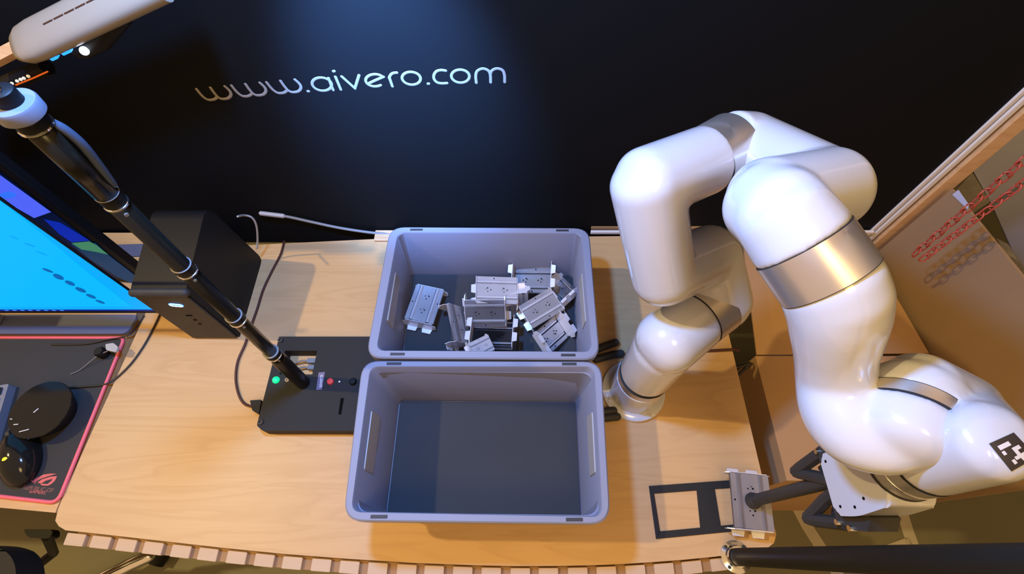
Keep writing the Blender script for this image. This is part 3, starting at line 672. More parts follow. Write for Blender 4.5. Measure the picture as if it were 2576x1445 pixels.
# pole: telescoping upright
PX, PY = -0.4165, 0.3135
PT = at(88, 314, y=PY); PTILT = math.atan2(PT.x - PX, PT.z - ZT)      # the pole leans slightly sideways
_n0 = len(tr.children)
pole = child('pole', TUBE([(PX, PY, ZT - 0.001), (PX, PY, 0.30), (PX, PY, 0.665)], 0.0105, 24), 'pole_black', tr, smooth=True)
def pole_z(u, v):     # height on the pole for a picture point
    zd_best = None
    num = (v - FH / 2) / FPX
    # -(d.U)/(d.F) = num
    a = PY * _U.y; b = _U.z; c = PY * _F.y; e = _F.z
    # -(a + b*h)/(c + e*h) = num with h = z - CAMZ
    h = -(a + num * c) / (b + num * e); return CAMZ + h
child('pole_sleeve', LATHE([(0.011, 0), (0.0135, 0.001), (0.0135, pole_z(715, 905) - ZT), (0.0115, pole_z(712, 900) - ZT)], (PX, PY, ZT), (0, 0, 1), 28), 'pole_black', pole, auto=35)
for (u, v, r_) in ((709, 893, 0.0135), (606, 806, 0.0125), (477, 684, 0.0120), (300, 513, 0.0115)):
    z_ = pole_z(u, v)
    child('chrome_ring', LATHE([(r_ - 0.001, 0), (r_ + 0.0002, 0.0006), (r_ + 0.0002, 0.0026), (r_ - 0.001, 0.0032)], (PX, PY, z_), (0, 0, 1), 28), 'chrome', pole, auto=40)
    child('collar', LATHE([(r_ - 0.001, 0), (r_ - 0.0005, 0.001), (r_ - 0.0005, 0.012), (r_ - 0.001, 0.0125)], (PX, PY, z_ + 0.0032), (0, 0, 1), 28), 'black_plastic', pole, auto=40)
    child('collar_rim', LATHE([(r_ - 0.0012, 0), (r_, 0.0003), (r_, 0.0010), (r_ - 0.0012, 0.0013)], (PX, PY, z_ + 0.0155), (0, 0, 1), 28), 'cable_grey', pole, auto=40)
    child('pinch_screw', LATHE([(0.002, 0), (0.002, 0.002)], (PX + 0.0075, PY - 0.0078, z_ - 0.006), (0.7, -0.7, 0), 10), 'cable_grey', pole)
zt = pole_z(92, 318)
child('upper_tube', LATHE([(0.0112, 0), (0.0112, zt - pole_z(300, 513) - 0.016)], (PX, PY, pole_z(300, 513) + 0.017), (0, 0, 1), 28), 'pole_black', pole, smooth=True)
child('clamp_rim', LATHE([(0.012, 0), (0.0135, 0.0006), (0.0135, 0.0024), (0.012, 0.003)], (PX, PY, zt), (0, 0, 1), 28), 'chrome', pole, auto=40)
child('neck', LATHE([(0.0125, 0), (0.0125, 0.007), (0.014, 0.009)], (PX, PY, zt + 0.003), (0, 0, 1), 28), 'black_plastic', pole, auto=35)
hd = child('clamp_head', LATHE([(0.013, 0), (0.0172, 0.003), (0.0175, 0.012), (0.0165, 0.014), (0.010, 0.0143)], (PX, PY, zt + 0.011), (0, 0, 1), 32), 'silver_grey', pole, auto=35)
child('head_pin', LATHE([(0.0095, 0), (0.0095, 0.012), (0.008, 0.013), (0.0004, 0.0132)], (PX, PY, zt + 0.024), (0, 0, 1), 24), 'black_plastic', hd, auto=35)
child('head_screw', LATHE([(0.0028, 0), (0.0028, 0.002), (0.0004, 0.0022)], (PX + 0.002, PY - 0.002, zt + 0.037), (0, 0, 1), 14), 'chrome', hd, auto=35)
# sheathed cable tied along the pole
zr = pole_z(300, 505); zz_ = lambda f: zr + (zt - zr) * f
child('pole_cable', TUBE(catmull([(PX + 0.008, PY + 0.006, zz_(0.99)), (PX + 0.0125, PY + 0.007, zz_(0.9)), (PX + 0.015, PY + 0.007, zz_(0.72)), (PX + 0.0125, PY + 0.006, zz_(0.45)), (PX + 0.009, PY + 0.005, zz_(0.2))], 5), 0.0040, 8, True), 'cable_blue', pole, smooth=True)
child('pole_cable', TUBE(catmull([(PX - 0.011, PY + 0.002, 0.30), (PX - 0.013, PY + 0.004, 0.22), (PX - 0.013, PY + 0.0, 0.17), (PX - 0.022, PY + 0.012, 0.12), (PX - 0.014, PY + 0.006, 0.09)], 5), 0.0026, 8, True), 'cable_brown', pole, smooth=True)
_pv = Vector((PX, PY, ZT)) - Vector(tr.location)
_M = Matrix.Translation(_pv) @ Matrix.Rotation(PTILT, 4, 'Y') @ Matrix.Translation(-_pv)
def _lean(o):
    o.data.transform(_M)
    for c in o.children: _lean(c)
_lean(pole)

# ------------------------------------------------------------------ mini tower computer
pcm = empty('mini_computer', 'small black tower computer with glowing blue pill mark, behind the screen', 'computer', (-0.636, 0.525, 0.0005))
bm = bmesh.new()
prof = round_quad([Vector((0, 0.425, 0.0005)), Vector((0, 0.625, 0.0005)), Vector((0, 0.600, 0.232)), Vector((0, 0.425, 0.205))], [0.002, 0.02, 0.03, 0.012], 5)
prism(bm, [p + Vector((-0.687, 0, 0)) for p in prof], (0.100, 0, 0))
bmesh.ops.bevel(bm, geom=[e for e in bm.edges if e.calc_face_angle(0) > 1.0], offset=0.003, segments=2, affect='EDGES')
child('case', bm, 'black_plastic', pcm, auto=30)
child('front_panel', BX((-0.685, 0.4205, 0.004), (-0.589, 0.4252, 0.193), 0.002), 'graphite', pcm)
child('top_trim', TUBE([(-0.683, 0.4265, 0.200), (-0.591, 0.4265, 0.200)], 0.0085, 14, True), 'graphite', pcm, smooth=True)
def pill(cx, cz, l, w_, ang, y, m, hollow):
    bm = bmesh.new(); pts = []
    for k in range(17):
        t = -90 + 180 * k / 16; pts.append((l / 2 + w_ / 2 * math.cos(R(t)), w_ / 2 * math.sin(R(t))))
    pts += [(-a, -b) for a, b in pts]; c, s = math.cos(R(ang)), math.sin(R(ang))
    if hollow:
        tube(bm, [Vector((cx + a * c - b * s, y, cz + a * s + b * c)) for a, b in pts + pts[:1]], 0.0012, 6)
    else: prism(bm, [Vector((cx + a * c - b * s, y, cz + a * s + b * c)) for a, b in pts], (0, -0.0008, 0))
    return bm
pm = at(443, 768, y=0.4203)
child('glowing_mark', pill(pm.x, pm.z, 0.012, 0.009, -12, 0.4203, 'led_blue', True), 'led_white', pcm)
child('mark_backing', pill(pm.x, pm.z, 0.014, 0.012, -12, 0.4206, 'led_blue', False), 'led_blue', pcm)
for u, v, l in ((476, 794, 0.012), (491, 805, 0.006), (503, 815, 0.005)):
    q = at(u, v, y=0.4205); child('port', BX((q.x - l / 2, 0.4195, q.z - 0.0015), (q.x + l / 2, 0.4206, q.z + 0.0015)), 'hole_dark', pcm)

# ------------------------------------------------------------------ screens
def screen_piece(parent, name, y, pts, m, thick=0.0006):
    return child(name, PRISM([at(u, v, y=y) for u, v in pts], (0, thick, 0)), m, parent)
MY = 0.4385
P0 = at(392, 783, y=MY)
mon = empty('monitor', 'bright cyan monitor in front of the tower computer', 'monitor', (-1.0, MY, 0.0))
child('housing', BX((-1.30, MY + 0.001, P0.z - 0.012), (P0.x + 0.001, MY + 0.006, 0.46), 0.001), 'black_plastic', mon)
disp = child('display', BX((-1.29, MY, P0.z + 0.007), (P0.x, MY + 0.0012, 0.455)), 'screen_cyan', mon)
child('task_bar', BX((-1.29, MY - 0.0002, P0.z + 0.0005), (P0.x, MY + 0.0012, P0.z + 0.007)), 'screen_bar', disp)
yy = MY - 0.0006
for i in range(8):
    u = 8 + i * 20; q = at(u, 777, y=yy); child('icon', BX((q.x - 0.004, yy, P0.z + 0.002), (q.x + 0.003, yy + 0.0004, P0.z + 0.0055)), 'screen_icon', disp)
screen_piece(disp, 'light_panel', yy, [(0, 505), (120, 600), (225, 690), (330, 772), (0, 772)], 'screen_cyan_light', 0.0003)
for u, v, a, b_ in ((120, 681, 14, 3), (147, 697, 14, 6), (176, 713, 13, 5), (203, 730, 14, 5), (229, 746, 13, 4), (252, 760, 12, 3), (75, 617, 14, 1.5), (105, 638, 16, 1.2), (35, 598, 12, 1.2)):
    q = [(u + a * math.cos(R(t)) , v + b_ * math.sin(R(t)) + a * math.cos(R(t)) * 0.35) for t in range(0, 360, 30)]
    screen_piece(disp, 'text_mark', yy - 0.0004, q, 'screen_ink' if v > 660 else 'screen_cyan_deep', 0.0003)
child('stand_foot', PRISM(round_quad([at(-160, 795, z=0.008), at(352, 795, z=0.008), at(322, 843, z=0.008), at(-200, 843, z=0.008)], 0.012, 4), (0, 0, 0.006)), 'foot_screen_lit', mon)
child('stand_neck', BX((-1.14, MY + 0.0055, 0.014), (-1.10, MY + 0.03, 0.3), 0.004), 'silver_grey', mon)

RY = 0.56
q0 = at(343, 696, y=RY)
mon2 = empty('rear_monitor', 'dark second monitor with violet window, behind the cyan one', 'monitor', (q0.x - 0.3, RY, 0.0))
child('housing', BX((q0.x - 0.62, RY + 0.001, q0.z - 0.02), (q0.x + 0.020, RY + 0.02, 0.46), 0.003), 'black_plastic', mon2)
dsp = child('display', BX((q0.x - 0.61, RY, q0.z - 0.008), (q0.x, RY + 0.0014, 0.45)), 'screen_dark', mon2)
y2 = RY - 0.0005
screen_piece(dsp, 'violet_window', y2, [(-160, 310), (0, 441), (128, 534), (86, 549), (0, 500), (-160, 430)], 'screen_violet', 0.0003)
screen_piece(dsp, 'violet_window', y2 - 0.0003, [(0, 488), (20, 482), (42, 488), (36, 498), (10, 500), (0, 499)], 'screen_violet_blue', 0.0003)
screen_piece(dsp, 'wallpaper', y2, [(178, 614), (240, 612), (270, 640), (343, 696), (345, 720), (300, 700), (230, 655)], 'screen_teal', 0.0003)
screen_piece(dsp, 'green_field', y2 - 0.0003, [(180, 612), (225, 608), (243, 618), (272, 641), (240, 634), (205, 628)], 'screen_green', 0.0003)
screen_piece(dsp, 'blue_field', y2, [(110, 552), (150, 560), (200, 590), (226, 606), (180, 610), (150, 590)], 'screen_royal', 0.0003)
child('stand_neck', BX((q0.x - 0.34, RY + 0.018, 0.006), (q0.x - 0.28, RY + 0.03, 0.2)), 'black_plastic', mon2)
child('stand_foot', BX((q0.x - 0.40, RY - 0.03, 0.0003), (q0.x - 0.22, RY + 0.09, 0.006), 0.002), 'black_plastic', mon2)
o = obj('paper_sheet', PRISM([at(u, v, z=0.001) for u, v in ((272, 617), (384, 614), (388, 628), (376, 644), (318, 647))], (0, 0, 0.0015)), 'foot_screen_lit'); tag(o, 'bluish paper sheet between rear monitor and tower computer', 'paper')

# ------------------------------------------------------------------ mouse mat and what lies on it
pad = empty('mouse_mat', 'black cloth mouse mat with pink-red stitched edge on the side desk', 'mouse mat', (-1.0, 0.26, 0))
pc_ = [Vector((-1.45, 0.424, 0.0008)), at(318, 850, z=0.0008), at(150, 1268, z=0.0008), at(0, 1251, z=0.0008), Vector((-1.45, 0.115, 0.0008))]
rp = round_quad(pc_, [0.002, 0.012, 0.018, 0.0005, 0.002], 5)
child('cloth', PRISM(rp, (0, 0, 0.003)), 'pad_cloth', pad)
c_ = sum(rp, Vector()) / len(rp)
child('stitched_edge', TUBE([p + Vector((0, 0, 0.0022)) + (c_ - p).normalized() * 0.002 for p in rp[5:-5]], 0.0036, 8), 'pad_red', pad, smooth=True)
PZ = 0.0040
LP = lambda x, y: at(x / 3.285, 840 + y / 3.284, z=PZ)
emb = [[(232, 1190), (260, 1200), (290, 1245), (262, 1222)], [(275, 1215), (300, 1195), (360, 1165), (420, 1157), (468, 1158), (400, 1178), (335, 1200), (300, 1222), (292, 1238)],
       [(310, 1232), (345, 1205), (420, 1182), (473, 1178), (455, 1215), (425, 1243), (395, 1257), (350, 1255), (330, 1240), (395, 1243), (430, 1212), (436, 1200), (380, 1215), (345, 1238)]]
for e_ in emb: child('emblem', PRISM([LP(*p) for p in e_], (0, 0, 0.0003)), 'logo_red', pad)
a0, a1 = LP(212, 1272), LP(420, 1296); dd = (a1 - a0); an = math.atan2(dd.y, dd.x)
text_mesh('print_line', 'REPUBLIC OF', 0.0100, Matrix.Translation((a0 + a1) / 2 - Vector(pad.location)) @ Matrix.Rotation(an, 4, 'Z'), 'logo_dim', pad, 0.0001)
a0, a1 = LP(238, 1300), LP(382, 1318)
text_mesh('print_line', 'GAMERS', 0.0085, Matrix.Translation((a0 + a1) / 2 - Vector(pad.location)) @ Matrix.Rotation(an, 4, 'Z'), 'logo_red', pad, 0.0001)

# glossy round speaker puck
kp = at(100, 1030, z=0.042)
puck = empty('speaker_puck', 'glossy round black speakerphone puck on the mouse mat', 'speaker', (kp.x, kp.y, PZ))
KR = 0.056
child('body', LATHE([(KR * 0.55, 0.0), (KR * 0.75, 0.004), (KR * 0.93, 0.025), (KR * 0.985, 0.034)], (kp.x, kp.y, PZ), (0, 0, 1), 48), 'black_plastic', puck, auto=40)
topp = child('gloss_top', LATHE([(KR * 0.985, 0.0), (KR, 0.0015), (KR * 0.985, 0.0035), (KR * 0.55, 0.0042), (0.0004, 0.0045)], (kp.x, kp.y, PZ + 0.034), (0, 0, 1), 64), 'puck_gloss', puck, auto=40)
zz = PZ + 0.0392
for p_, q_ in (((85, 1038), (96, 1029)), ((26, 1055), (30, 1055)), ((35, 1069), (45, 1068)), ((49, 1087), (72, 1081))):
    child('touch_mark', TUBE([at(*p_, z=zz), at(*q_, z=zz)], 0.0009, 6, True), 'print_white', topp)
# mouse
mp = at(38, 1142, z=0.025); bm = bmesh.new()
bmesh.ops.create_uvsphere(bm, u_segments=32, v_segments=18, radius=1.0)
for v in bm.verts:
    x, y, z = v.co
    k = 1 - 0.14 * y
    v.co = Vector((x * 0.033 * k, y * 0.062, max(z, -0.25) * 0.034 * (1 - 0.18 * y * y)))
bm.transform(Matrix.Translation((mp.x, mp.y, PZ + 0.0087)) @ Matrix.Rotation(R(28), 4, 'Z'))
ms = empty('computer_mouse', 'black computer mouse with yellow glowing badge beside the puck', 'mouse', (mp.x, mp.y, PZ))
body = child('shell', bm, 'puck_gloss', ms, smooth=True)
yb = at(13, 1156, z=0.044)
child('badge', LATHE([(0.007, 0), (0.007, 0.0025), (0.0045, 0.0045), (0.0004, 0.005)], (yb.x, yb.y, 0.0405), (0.1, -0.3, 1), 18), 'led_yellow', ms, auto=40)
child('wheel', LATHE([(0.004, -0.004), (0.0085, -0.003), (0.0085, 0.003), (0.004, 0.004)], Vector((mp.x, mp.y, 0)) + Vector((-0.018, 0.034, PZ + 0.029)), (0.88, 0.47, 0), 18), 'graphite', ms, auto=40)
# keyboard end
kb = empty('keyboard', 'grey keyboard end reaching in beside the puck', 'keyboard', (-1.10, 0.28, PZ))
kc = [at(22, 966, z=0.022), at(-12, 1080, z=0.022)]
k0, k1 = kc; kd = (k1 - k0).normalized(); kn = Vector((kd.y, -kd.x, 0)); kn = kn if kn.x < 0 else -kn
Q = [k0, k1 + kd * 0.03, k1 + kd * 0.03 + kn * 0.3, k0 + kn * 0.3]
child('case', PRISM([Vector((p.x, p.y, PZ)) for p in round_quad(Q, 0.003, 2)], (0, 0, 0.018)), 'silver_grey', kb)
for i in range(5):
    for j_ in range(3):
        c = k0 + kd * (0.014 + 0.021 * i) + kn * (0.017 + 0.020 * j_)
        qq = [c + kd * s * 0.0082 + kn * t * 0.0082 for s, t in ((-1, -1), (1, -1), (1, 1), (-1, 1))]
        L0 = round_quad([Vector((p.x, p.y, 0.0222)) for p in qq], 0.002, 2); ctr = sum(qq, Vector()) / 4
        child('key', loft(bmesh.new(), [L0, [Vector((ctr.x + (p.x - ctr.x) * 0.8, ctr.y + (p.y - ctr.y) * 0.8, 0.031)) for p in L0]]), 'graphite', kb)
# small clip dongle
dg = at(287, 880, z=0.030)
dn = empty('cable_dongle', 'small white-capped black dongle standing on the mat corner', 'dongle', (dg.x, dg.y, PZ))
db = at(265, 893, z=PZ)
child('body', LATHE([(0.009, 0), (0.011, 0.004), (0.0105, 0.018), (0.008, 0.022)], (db.x, db.y, PZ), (0, 0, 1), 20), 'black_plastic', dn, auto=40)
child('cap', PRISM(round_quad([at(270, 869, z=0.026), at(290, 866, z=0.026), at(302, 876, z=0.026), at(296, 889, z=0.026), at(272, 884, z=0.026)], 0.003, 3), (0, 0, 0.006)), 'cable_white', dn)

# ------------------------------------------------------------------ cables
def cable(px, r, m, name, label, lift=0.0):
    P = [tuple(at(p[0], p[1], y=p[3]) if len(p) > 3 else at(p[0], p[1], z=(p[2] if len(p) > 2 else r + 0.0006))) for p in px]
    o = obj(name, TUBE(catmull(P, 8), r, 8, True), m, smooth=True); tag(o, label, 'cable'); return o
cable([(715, 608), (706, 640), (683, 685), (662, 730), (648, 775), (634, 815), (617, 865), (598, 910), (593, 955), (601, 995), (616, 1017), (640, 1025, 0.012)], 0.0026, 'cable_brown', 'power_cable', 'dark brown cable looping from backdrop to the black tray')
cable([(660, 538, 0, 0.697), (720, 545, 0, 0.698), (780, 558, 0, 0.698), (850, 573, 0, 0.696), (920, 584, 0, 0.694), (985, 591, 0, 0.690), (1040, 599, 0, 0.680)], 0.0034, 'cable_grey', 'network_cable', 'grey network cable with pale plug along the backdrop foot')
o = obj('cable_plug', TUBE([at(657, 537, y=0.697), at(712, 543.5, y=0.698)], 0.0052, 6, True), 'cable_white'); tag(o, 'pale plug on the grey cable behind the tower computer', 'plug')
child('antenna_lead', TUBE(catmull([tuple(at(u, v, y=y_)) for u, v, y_ in ((598, 545, 0.60), (615, 542, 0.625), (634, 548, 0.630), (645, 568, 0.630), (648, 602, 0.628), (646, 625, 0.620))], 6), 0.0022, 8, True), 'cable_white', pcm, smooth=True)
cable([(403, 790), (385, 828), (362, 870), (330, 915), (292, 952), (262, 968, 0.006), (205, 974, 0.0065), (160, 976, 0.0065)], 0.0020, 'cable_black', 'speaker_cable', 'thin black cable from tower across the mat to the puck')
cable([(362, 795), (345, 822), (318, 846, 0.008), (270, 855, 0.0075), (215, 866, 0.0065), (130, 868, 0.0065)], 0.0016, 'cable_black', 'mouse_cable', 'thin dark lead across the far corner of the mat')
cable([(270, 884, 0.022), (245, 896, 0.02), (225, 912, 0.012), (200, 932, 0.006), (178, 942, 0.006)], 0.0010, 'cable_grey', 'dongle_lead', 'fine grey lead running from the dongle to the puck')
cable([(398, 640), (360, 655), (335, 668), (345, 690)], 0.0024, 'cable_black', 'screen_cable', 'black cable behind the rear monitor near the paper')
cable([(1690, 882), (1745, 884), (1800, 882), (1845, 880), (1858, 884, -0.002)], 0.0030, 'cable_brown', 'robot_cable', 'dark cable crossing the bench edge behind the robot base')
cable([(1852, 925, -0.06), (1872, 920, -0.055), (1888, 915, -0.055), (1870, 932, -0.06), (1856, 945, -0.065)], 0.0034, 'cable_black', 'hanging_cable', 'dark cable hanging between bench and carton')

# ------------------------------------------------------------------ post at the desk's front corner
pp = at(1850, 1402, z=0)
post = empty('post', 'black upright post on a silver flange at the desk front corner', 'post', (pp.x, pp.y, 0))
child('flange', LATHE([(0.026, 0.0005), (0.026, 0.004), (0.019, 0.006), (0.0165, 0.014), (0.0145, 0.014)], (pp.x, pp.y, 0), (0, 0, 1), 40), 'chrome', post, auto=35)
for k in range(4):
    a = R(45 + 90 * k); child('flange_screw', LATHE([(0.003, 0), (0.003, 0.0018), (0.001, 0.002)], (pp.x + 0.0222 * math.cos(a), pp.y + 0.0222 * math.sin(a), 0.0046), (0, 0, 1), 10), 'graphite', post)
child('tube', TUBE([(pp.x, pp.y, 0.004), (pp.x + 0.002, pp.y - 0.007, 0.45), (pp.x + 0.004, pp.y - 0.015, 0.93)], 0.0140, 28), 'post_black', post, smooth=True)

# ------------------------------------------------------------------ cartons
ca = empty('cardboard_box', 'open brown carton on the floor beside the bench, flap folded back', 'box', (0.74, 0.27, FLOORZ), 'cartons beside the bench')
zA = -0.06
child('body', BX((0.546, 0.142, FLOORZ + 0.0005), (0.938, 0.405, zA)), 'cardboard', ca)
fh = [Vector((0.55, 0.408, zA)), Vector((0.938, 0.412, zA)), Vector((0.888, 0.672, -0.045)), at(1868, 600, y=0.69)]
fh[3] = Vector((0.562, 0.682, -0.014))
child('flap', PRISM(fh, (0, 0, -0.004)), 'cardboard', ca)
child('flap', BX((0.88, 0.395, zA - 0.001), (0.942, 0.402, zA + 0.003)), 'cardboard', ca)
bB = [Vector((0.913, 0.678, 0)), Vector((0.947, 0.412, 0)), Vector((0.99, 0.10, 0)), Vector((1.6, 0.16, 0)), Vector((1.5, 0.75, 0))]
cb = empty('cardboard_box', 'big dull brown open carton standing tall at the picture edge', 'box', (1.2, 0.4, FLOORZ), 'cartons beside the bench')
def on_side(u, v):
    """where a picture point meets the carton's long upright side"""
    d = at(u, v, z=0) - _C; p0 = bB[0]; n_ = (bB[1] - bB[0]).cross(Vector((0, 0, 1))); t = (p0 - _C).dot(n_) / d.dot(n_); return _C + d * t
e0, e1 = on_side(2402, 487), on_side(2576, 702); dirB = (bB[1] - bB[0]).normalized()
def top_z(p): f = (p - e0).dot(dirB) / (e1 - e0).dot(dirB); return e0.z + (e1.z - e0.z) * f
nB = (bB[1] - bB[0]).cross(Vector((0, 0, 1))).normalized(); nB = nB if nB.x > 0 else -nB
endB = bB[0] + dirB * 0.56
side = [Vector((bB[0].x, bB[0].y, FLOORZ + 0.0005)), Vector((endB.x, endB.y, FLOORZ + 0.0005)), Vector((endB.x, endB.y, top_z(endB))), Vector((bB[0].x, bB[0].y, top_z(bB[0])))]
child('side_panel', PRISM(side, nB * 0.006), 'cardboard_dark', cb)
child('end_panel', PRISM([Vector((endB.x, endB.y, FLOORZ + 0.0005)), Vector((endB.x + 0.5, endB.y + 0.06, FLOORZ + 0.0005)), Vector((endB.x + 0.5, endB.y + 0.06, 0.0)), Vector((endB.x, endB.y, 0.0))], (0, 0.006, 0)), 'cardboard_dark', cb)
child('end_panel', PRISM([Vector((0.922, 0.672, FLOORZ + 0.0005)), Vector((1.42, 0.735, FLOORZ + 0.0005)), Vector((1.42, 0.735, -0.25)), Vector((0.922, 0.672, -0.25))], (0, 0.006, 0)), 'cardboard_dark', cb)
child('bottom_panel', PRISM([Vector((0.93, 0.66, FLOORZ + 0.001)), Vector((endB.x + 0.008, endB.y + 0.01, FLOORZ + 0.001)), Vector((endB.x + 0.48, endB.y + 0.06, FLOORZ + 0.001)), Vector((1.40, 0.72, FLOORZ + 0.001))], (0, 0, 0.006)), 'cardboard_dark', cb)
# lighter torn top edge
q_ = [on_side(2397, 490), on_side(2412, 478), on_side(2438, 515), on_side(2436, 527)]
child('paper_edge', PRISM([p - nB * 0.0005 for p in q_], -nB * 0.001), 'sheet_cool_lit', cb)

# things stacked beyond the big carton
def slab(name, label, cat, u, v, y, sx, sy, sz, m, rz=0, rx=0, bev=0.01):
    p = at(u, v, y=y); b = BX((-sx / 2, -sy / 2, -sz / 2), (sx / 2, sy / 2, sz / 2), bev, 2)
    o = obj(name, b, m, auto=40); o.location = p; o.rotation_euler = (R(rx), 0, R(rz)); tag(o, label, cat); return o
shelf = empty('storage_shelf', 'dark shelf standing behind the big carton', 'shelf', (1.25, 1.1, FLOORZ))
child('shelf_board', BX((0.97, 0.86, 0.03), (1.7, 1.3, 0.06)), 'junk_dark', shelf)
child('shelf_post', BX((0.955, 1.26, FLOORZ), (0.985, 1.3, 0.6)), 'junk_dark', shelf)
child('shelf_post', BX((1.68, 1.26, FLOORZ), (1.7, 1.3, 0.6)), 'junk_dark', shelf)
child('shelf_board', BX((0.985, 1.29, FLOORZ), (1.68, 1.3, 0.6)), 'junk_dark', shelf)
def upright(name, pts, y, depth, m, label, cat):
    o = obj(name, PRISM([at(u, v, y=y) for u, v in pts], (0, depth, 0)), m); tag(o, label, cat); return o
upright('wrapped_block', [(2449, 432), (2620, 282), (2620, 430), (2494, 512)], 0.80, 0.05, 'sheet_cool_lit', 'pale grey wrapped block behind the wooden stretcher bar', 'package')
upright('packet', [(2404, 480), (2447, 434), (2490, 508), (2448, 537)], 0.79, 0.06, 'bag_grey', 'small brown-grey packet wedged above the big carton', 'packet')
upright('plastic_sheet', [(2498, 520), (2620, 440), (2620, 790), (2560, 660)], 0.81, 0.04, 'sheet_cool_lit', 'grey plastic sheet behind the red chains', 'sheet')
upright('pipe_bundle', [(2530, 640), (2560, 655), (2630, 760), (2600, 770)], 0.70, 0.05, 'bag_grey', 'grey lengths lying inside the big carton at the picture edge', 'pipes')

# red plastic chains hanging in front of the carton
def chain(p0, p1, n, label, sag=0.0):
    root = empty('plastic_chain', label, 'chain', tuple(p0), 'red chains by the big carton')
    d = (p1 - p0); dirn = d.normalized(); step = d.length / n
    bm = bmesh.new(); L = step * 0.66; w_ = 0.0062; pts = []
    for k in range(9): t = R(-90 + 180 * k / 8); pts.append(Vector((w_ * math.sin(t), 0, (L - w_) + w_ * math.cos(t))))
    pts += [Vector((-p.x, 0, -p.z)) for p in pts]; pts.append(pts[0])
    tube(bm, pts, 0.0016, 6)
    me = bpy.data.meshes.new('chain_link'); bmesh.ops.recalc_face_normals(bm, faces=bm.faces[:]); bm.to_mesh(me); bm.free(); me.materials.append(MATS['chain_red'])
    for p in me.polygons: p.use_smooth = True
    q = dirn.to_track_quat('Z', 'Y').to_matrix().to_4x4()
    for i in range(n):
        o = bpy.data.objects.new('chain_link', me); link(o, root)
        o.matrix_local = Matrix.Translation(dirn * step * (i + 0.5)) @ q @ Matrix.Rotation(R(35 + 90 * (i % 2)), 4, 'Z')
cA = at(2300, 640, y=0.56); cA2 = Vector((cA.x + 0.015, cA.y, 0.45))
chain(at(2298, 642, y=0.55), at(2590, 392, y=0.56), 14, 'upper red plastic chain strand in front of the big carton')
chain(at(2318, 655, y=0.53), at(2590, 448, y=0.54), 13, 'lower red plastic chain strand in front of the big carton')

# ------------------------------------------------------------------ lamp housing high up in the corner
LY = 0.60
lh = empty('light_bar', 'long white lamp housing with dark slot, high in the picture corner', 'lamp', tuple(at(150, 70, y=LY)))
def LPt(u, v, y): return at(u, v, y=y)
s0 = [(20, 97), (38, 88), (72, 72), (118, 140), (90, 142), (55, 128)]
# body: lofted rounded section running along +x
A = at(80, 106, y=LY); Bp = at(297, 0, y=LY)
dr = (Bp - A).normalized()
up_ = (Vector((0, -0.55, 0.83)) - dr * Vector((0, -0.55, 0.83)).dot(dr)).normalized(); sd = dr.cross(up_)
def section(p, s, tap=1.0):
    o = []
    for k in range(24):
        t = 2 * math.pi * k / 24; c_, s_ = math.cos(t), math.sin(t)
        o.append(p + up_ * (abs(c_) ** 0.7 * (1 if c_ > 0 else -1)) * 0.014 * s + sd * (abs(s_) ** 0.7 * (1 if s_ > 0 else -1)) * 0.0255 * s * tap)
    return o
bm = bmesh.new()
loft(bm, [section(A - dr * 0.030, 0.35), section(A - dr * 0.026, 0.7), section(A - dr * 0.012, 0.93), section(A + dr * 0.01, 1.0), section(A + dr * 0.10, 1.0), section(A + dr * 0.235, 1.0)])
child('housing', bm, 'lamp_white', lh, auto=50)
for k in range(8):
    p = A + dr * (0.050 + 0.020 * k) + up_ * 0.0138 - sd * 0.002
    bm = bmesh.new(); tube(bm, [p, p + dr * 0.016], 0.0012, 8, True); child('vent_slot', bm, 'slot_brown', lh)
for px_, l in (((165, 126), 0.016), ((134, 141), 0.012)):
    p = at(*px_, y=LY - 0.01); child('blue_led', BX((-l / 2, -0.004, -0.004), (l / 2, 0.004, 0.004), 0.0015, 2, Matrix.Translation(p) @ dr.to_track_quat('X', 'Z').to_matrix().to_4x4()), 'led_blue', lh)
p = at(212, 128, y=LY - 0.005)
child('lamp_arm', TUBE([at(205, 120, y=LY + 0.01), at(250, 100, y=LY + 0.012), at(300, 40, y=LY + 0.015)], 0.014, 12, True), 'black_plastic', lh, smooth=True)
bm = bmesh.new(); bmesh.ops.create_uvsphere(bm, u_segments=16, v_segments=10, radius=0.0055, matrix=Matrix.Translation(p)); child('bulb', bm, 'led_white', lh, smooth=True)
o = obj('rail_bar', TUBE([at(-40, 165, y=0.62), at(30, 128, y=0.62), at(62, 112, y=0.62)], 0.010, 4), 'pine'); tag(o, 'dim wooden rail end behind the white lamp housing', 'rail')
sw = empty('power_strip', 'dark strip with orange edge and row of tiny lights above the pole', 'power strip', tuple(at(60, 195, y=0.62)))
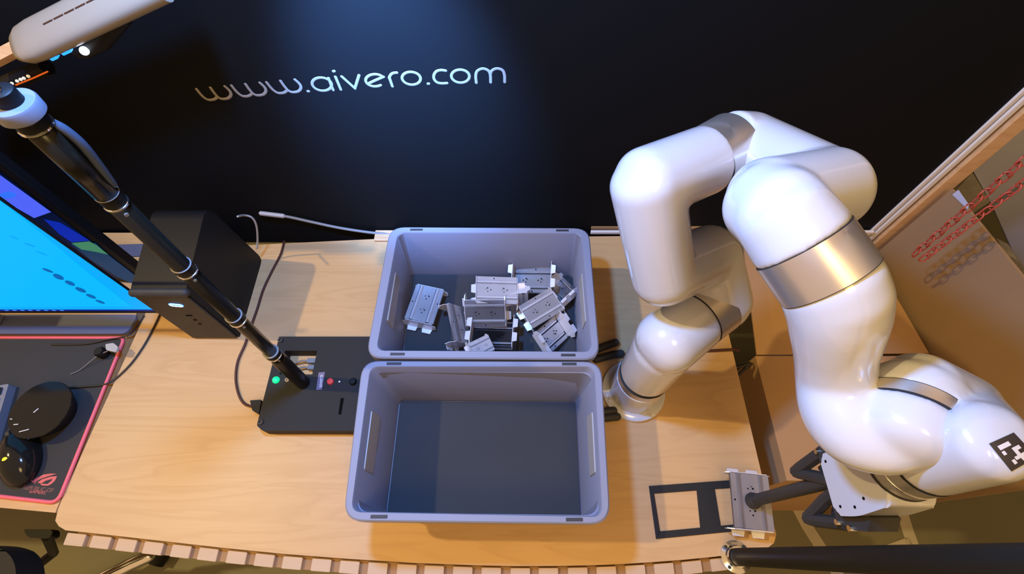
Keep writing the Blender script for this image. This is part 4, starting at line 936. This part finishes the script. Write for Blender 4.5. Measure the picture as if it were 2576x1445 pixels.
child('body', TUBE([at(-30, 232, y=0.63), at(118, 168, y=0.63)], 0.012, 6), 'black_plastic', sw)
child('glowing_edge', TUBE([at(40, 214, y=0.615), at(85, 196, y=0.615), at(120, 180, y=0.615)], 0.0011, 6), 'led_orange', sw)
for u, v in ((17, 216), (30, 210), (43, 204), (52, 200), (60, 197), (71, 192)):
    bm = bmesh.new(); bmesh.ops.create_uvsphere(bm, u_segments=8, v_segments=6, radius=0.0023, matrix=Matrix.Translation(at(u, v, y=0.612))); child('indicator', bm, 'led_warm', sw)

# ------------------------------------------------------------------ office chair below the desk corner
ch = empty('office_chair', 'black office chair with silver base, partly under the desk corner', 'chair', tuple(at(120, 1420, z=FLOORZ)))
cz = -0.22
cc = [at(u, v, z=cz) for u, v in ((-260, 1365), (60, 1376), (108, 1400), (122, 1520), (-260, 1600))]
child('seat', loft(bmesh.new(), [round_quad(cc, 0.03, 5), [p + Vector((0, 0, 0.07)) for p in round_quad(cc, 0.03, 5)]]), 'chair_black', ch, auto=40)
ap = at(112, 1350, z=-0.20)
child('armrest', loft(bmesh.new(), [round_quad([at(u, v, z=-0.20) for u, v in ((78, 1333), (150, 1334), (152, 1350), (140, 1358), (90, 1354))], 0.008, 4), [p + Vector((0, 0, 0.02)) for p in round_quad([at(u, v, z=-0.20) for u, v in ((78, 1333), (150, 1334), (152, 1350), (140, 1358), (90, 1354))], 0.008, 4)]]), 'black_plastic', ch)
child('armrest_post', TUBE([at(118, 1350, z=-0.21), at(135, 1392, z=-0.34), at(60, 1450, z=-0.36)], 0.010, 8), 'black_plastic', ch)
child('base_leg', TUBE([at(375, 1400, z=FLOORZ + 0.07), at(330, 1420, z=FLOORZ + 0.08), at(230, 1470, z=FLOORZ + 0.1), at(60, 1560, z=FLOORZ + 0.12)], 0.018, 16, True), 'chrome', ch, smooth=True)
cst = at(395, 1400, z=FLOORZ + 0.035)
child('caster', LATHE([(0.02, -0.02), (0.032, -0.018), (0.032, 0.018), (0.02, 0.02)], cst, (0.4, 1, 0), 24), 'black_plastic', ch, auto=40)
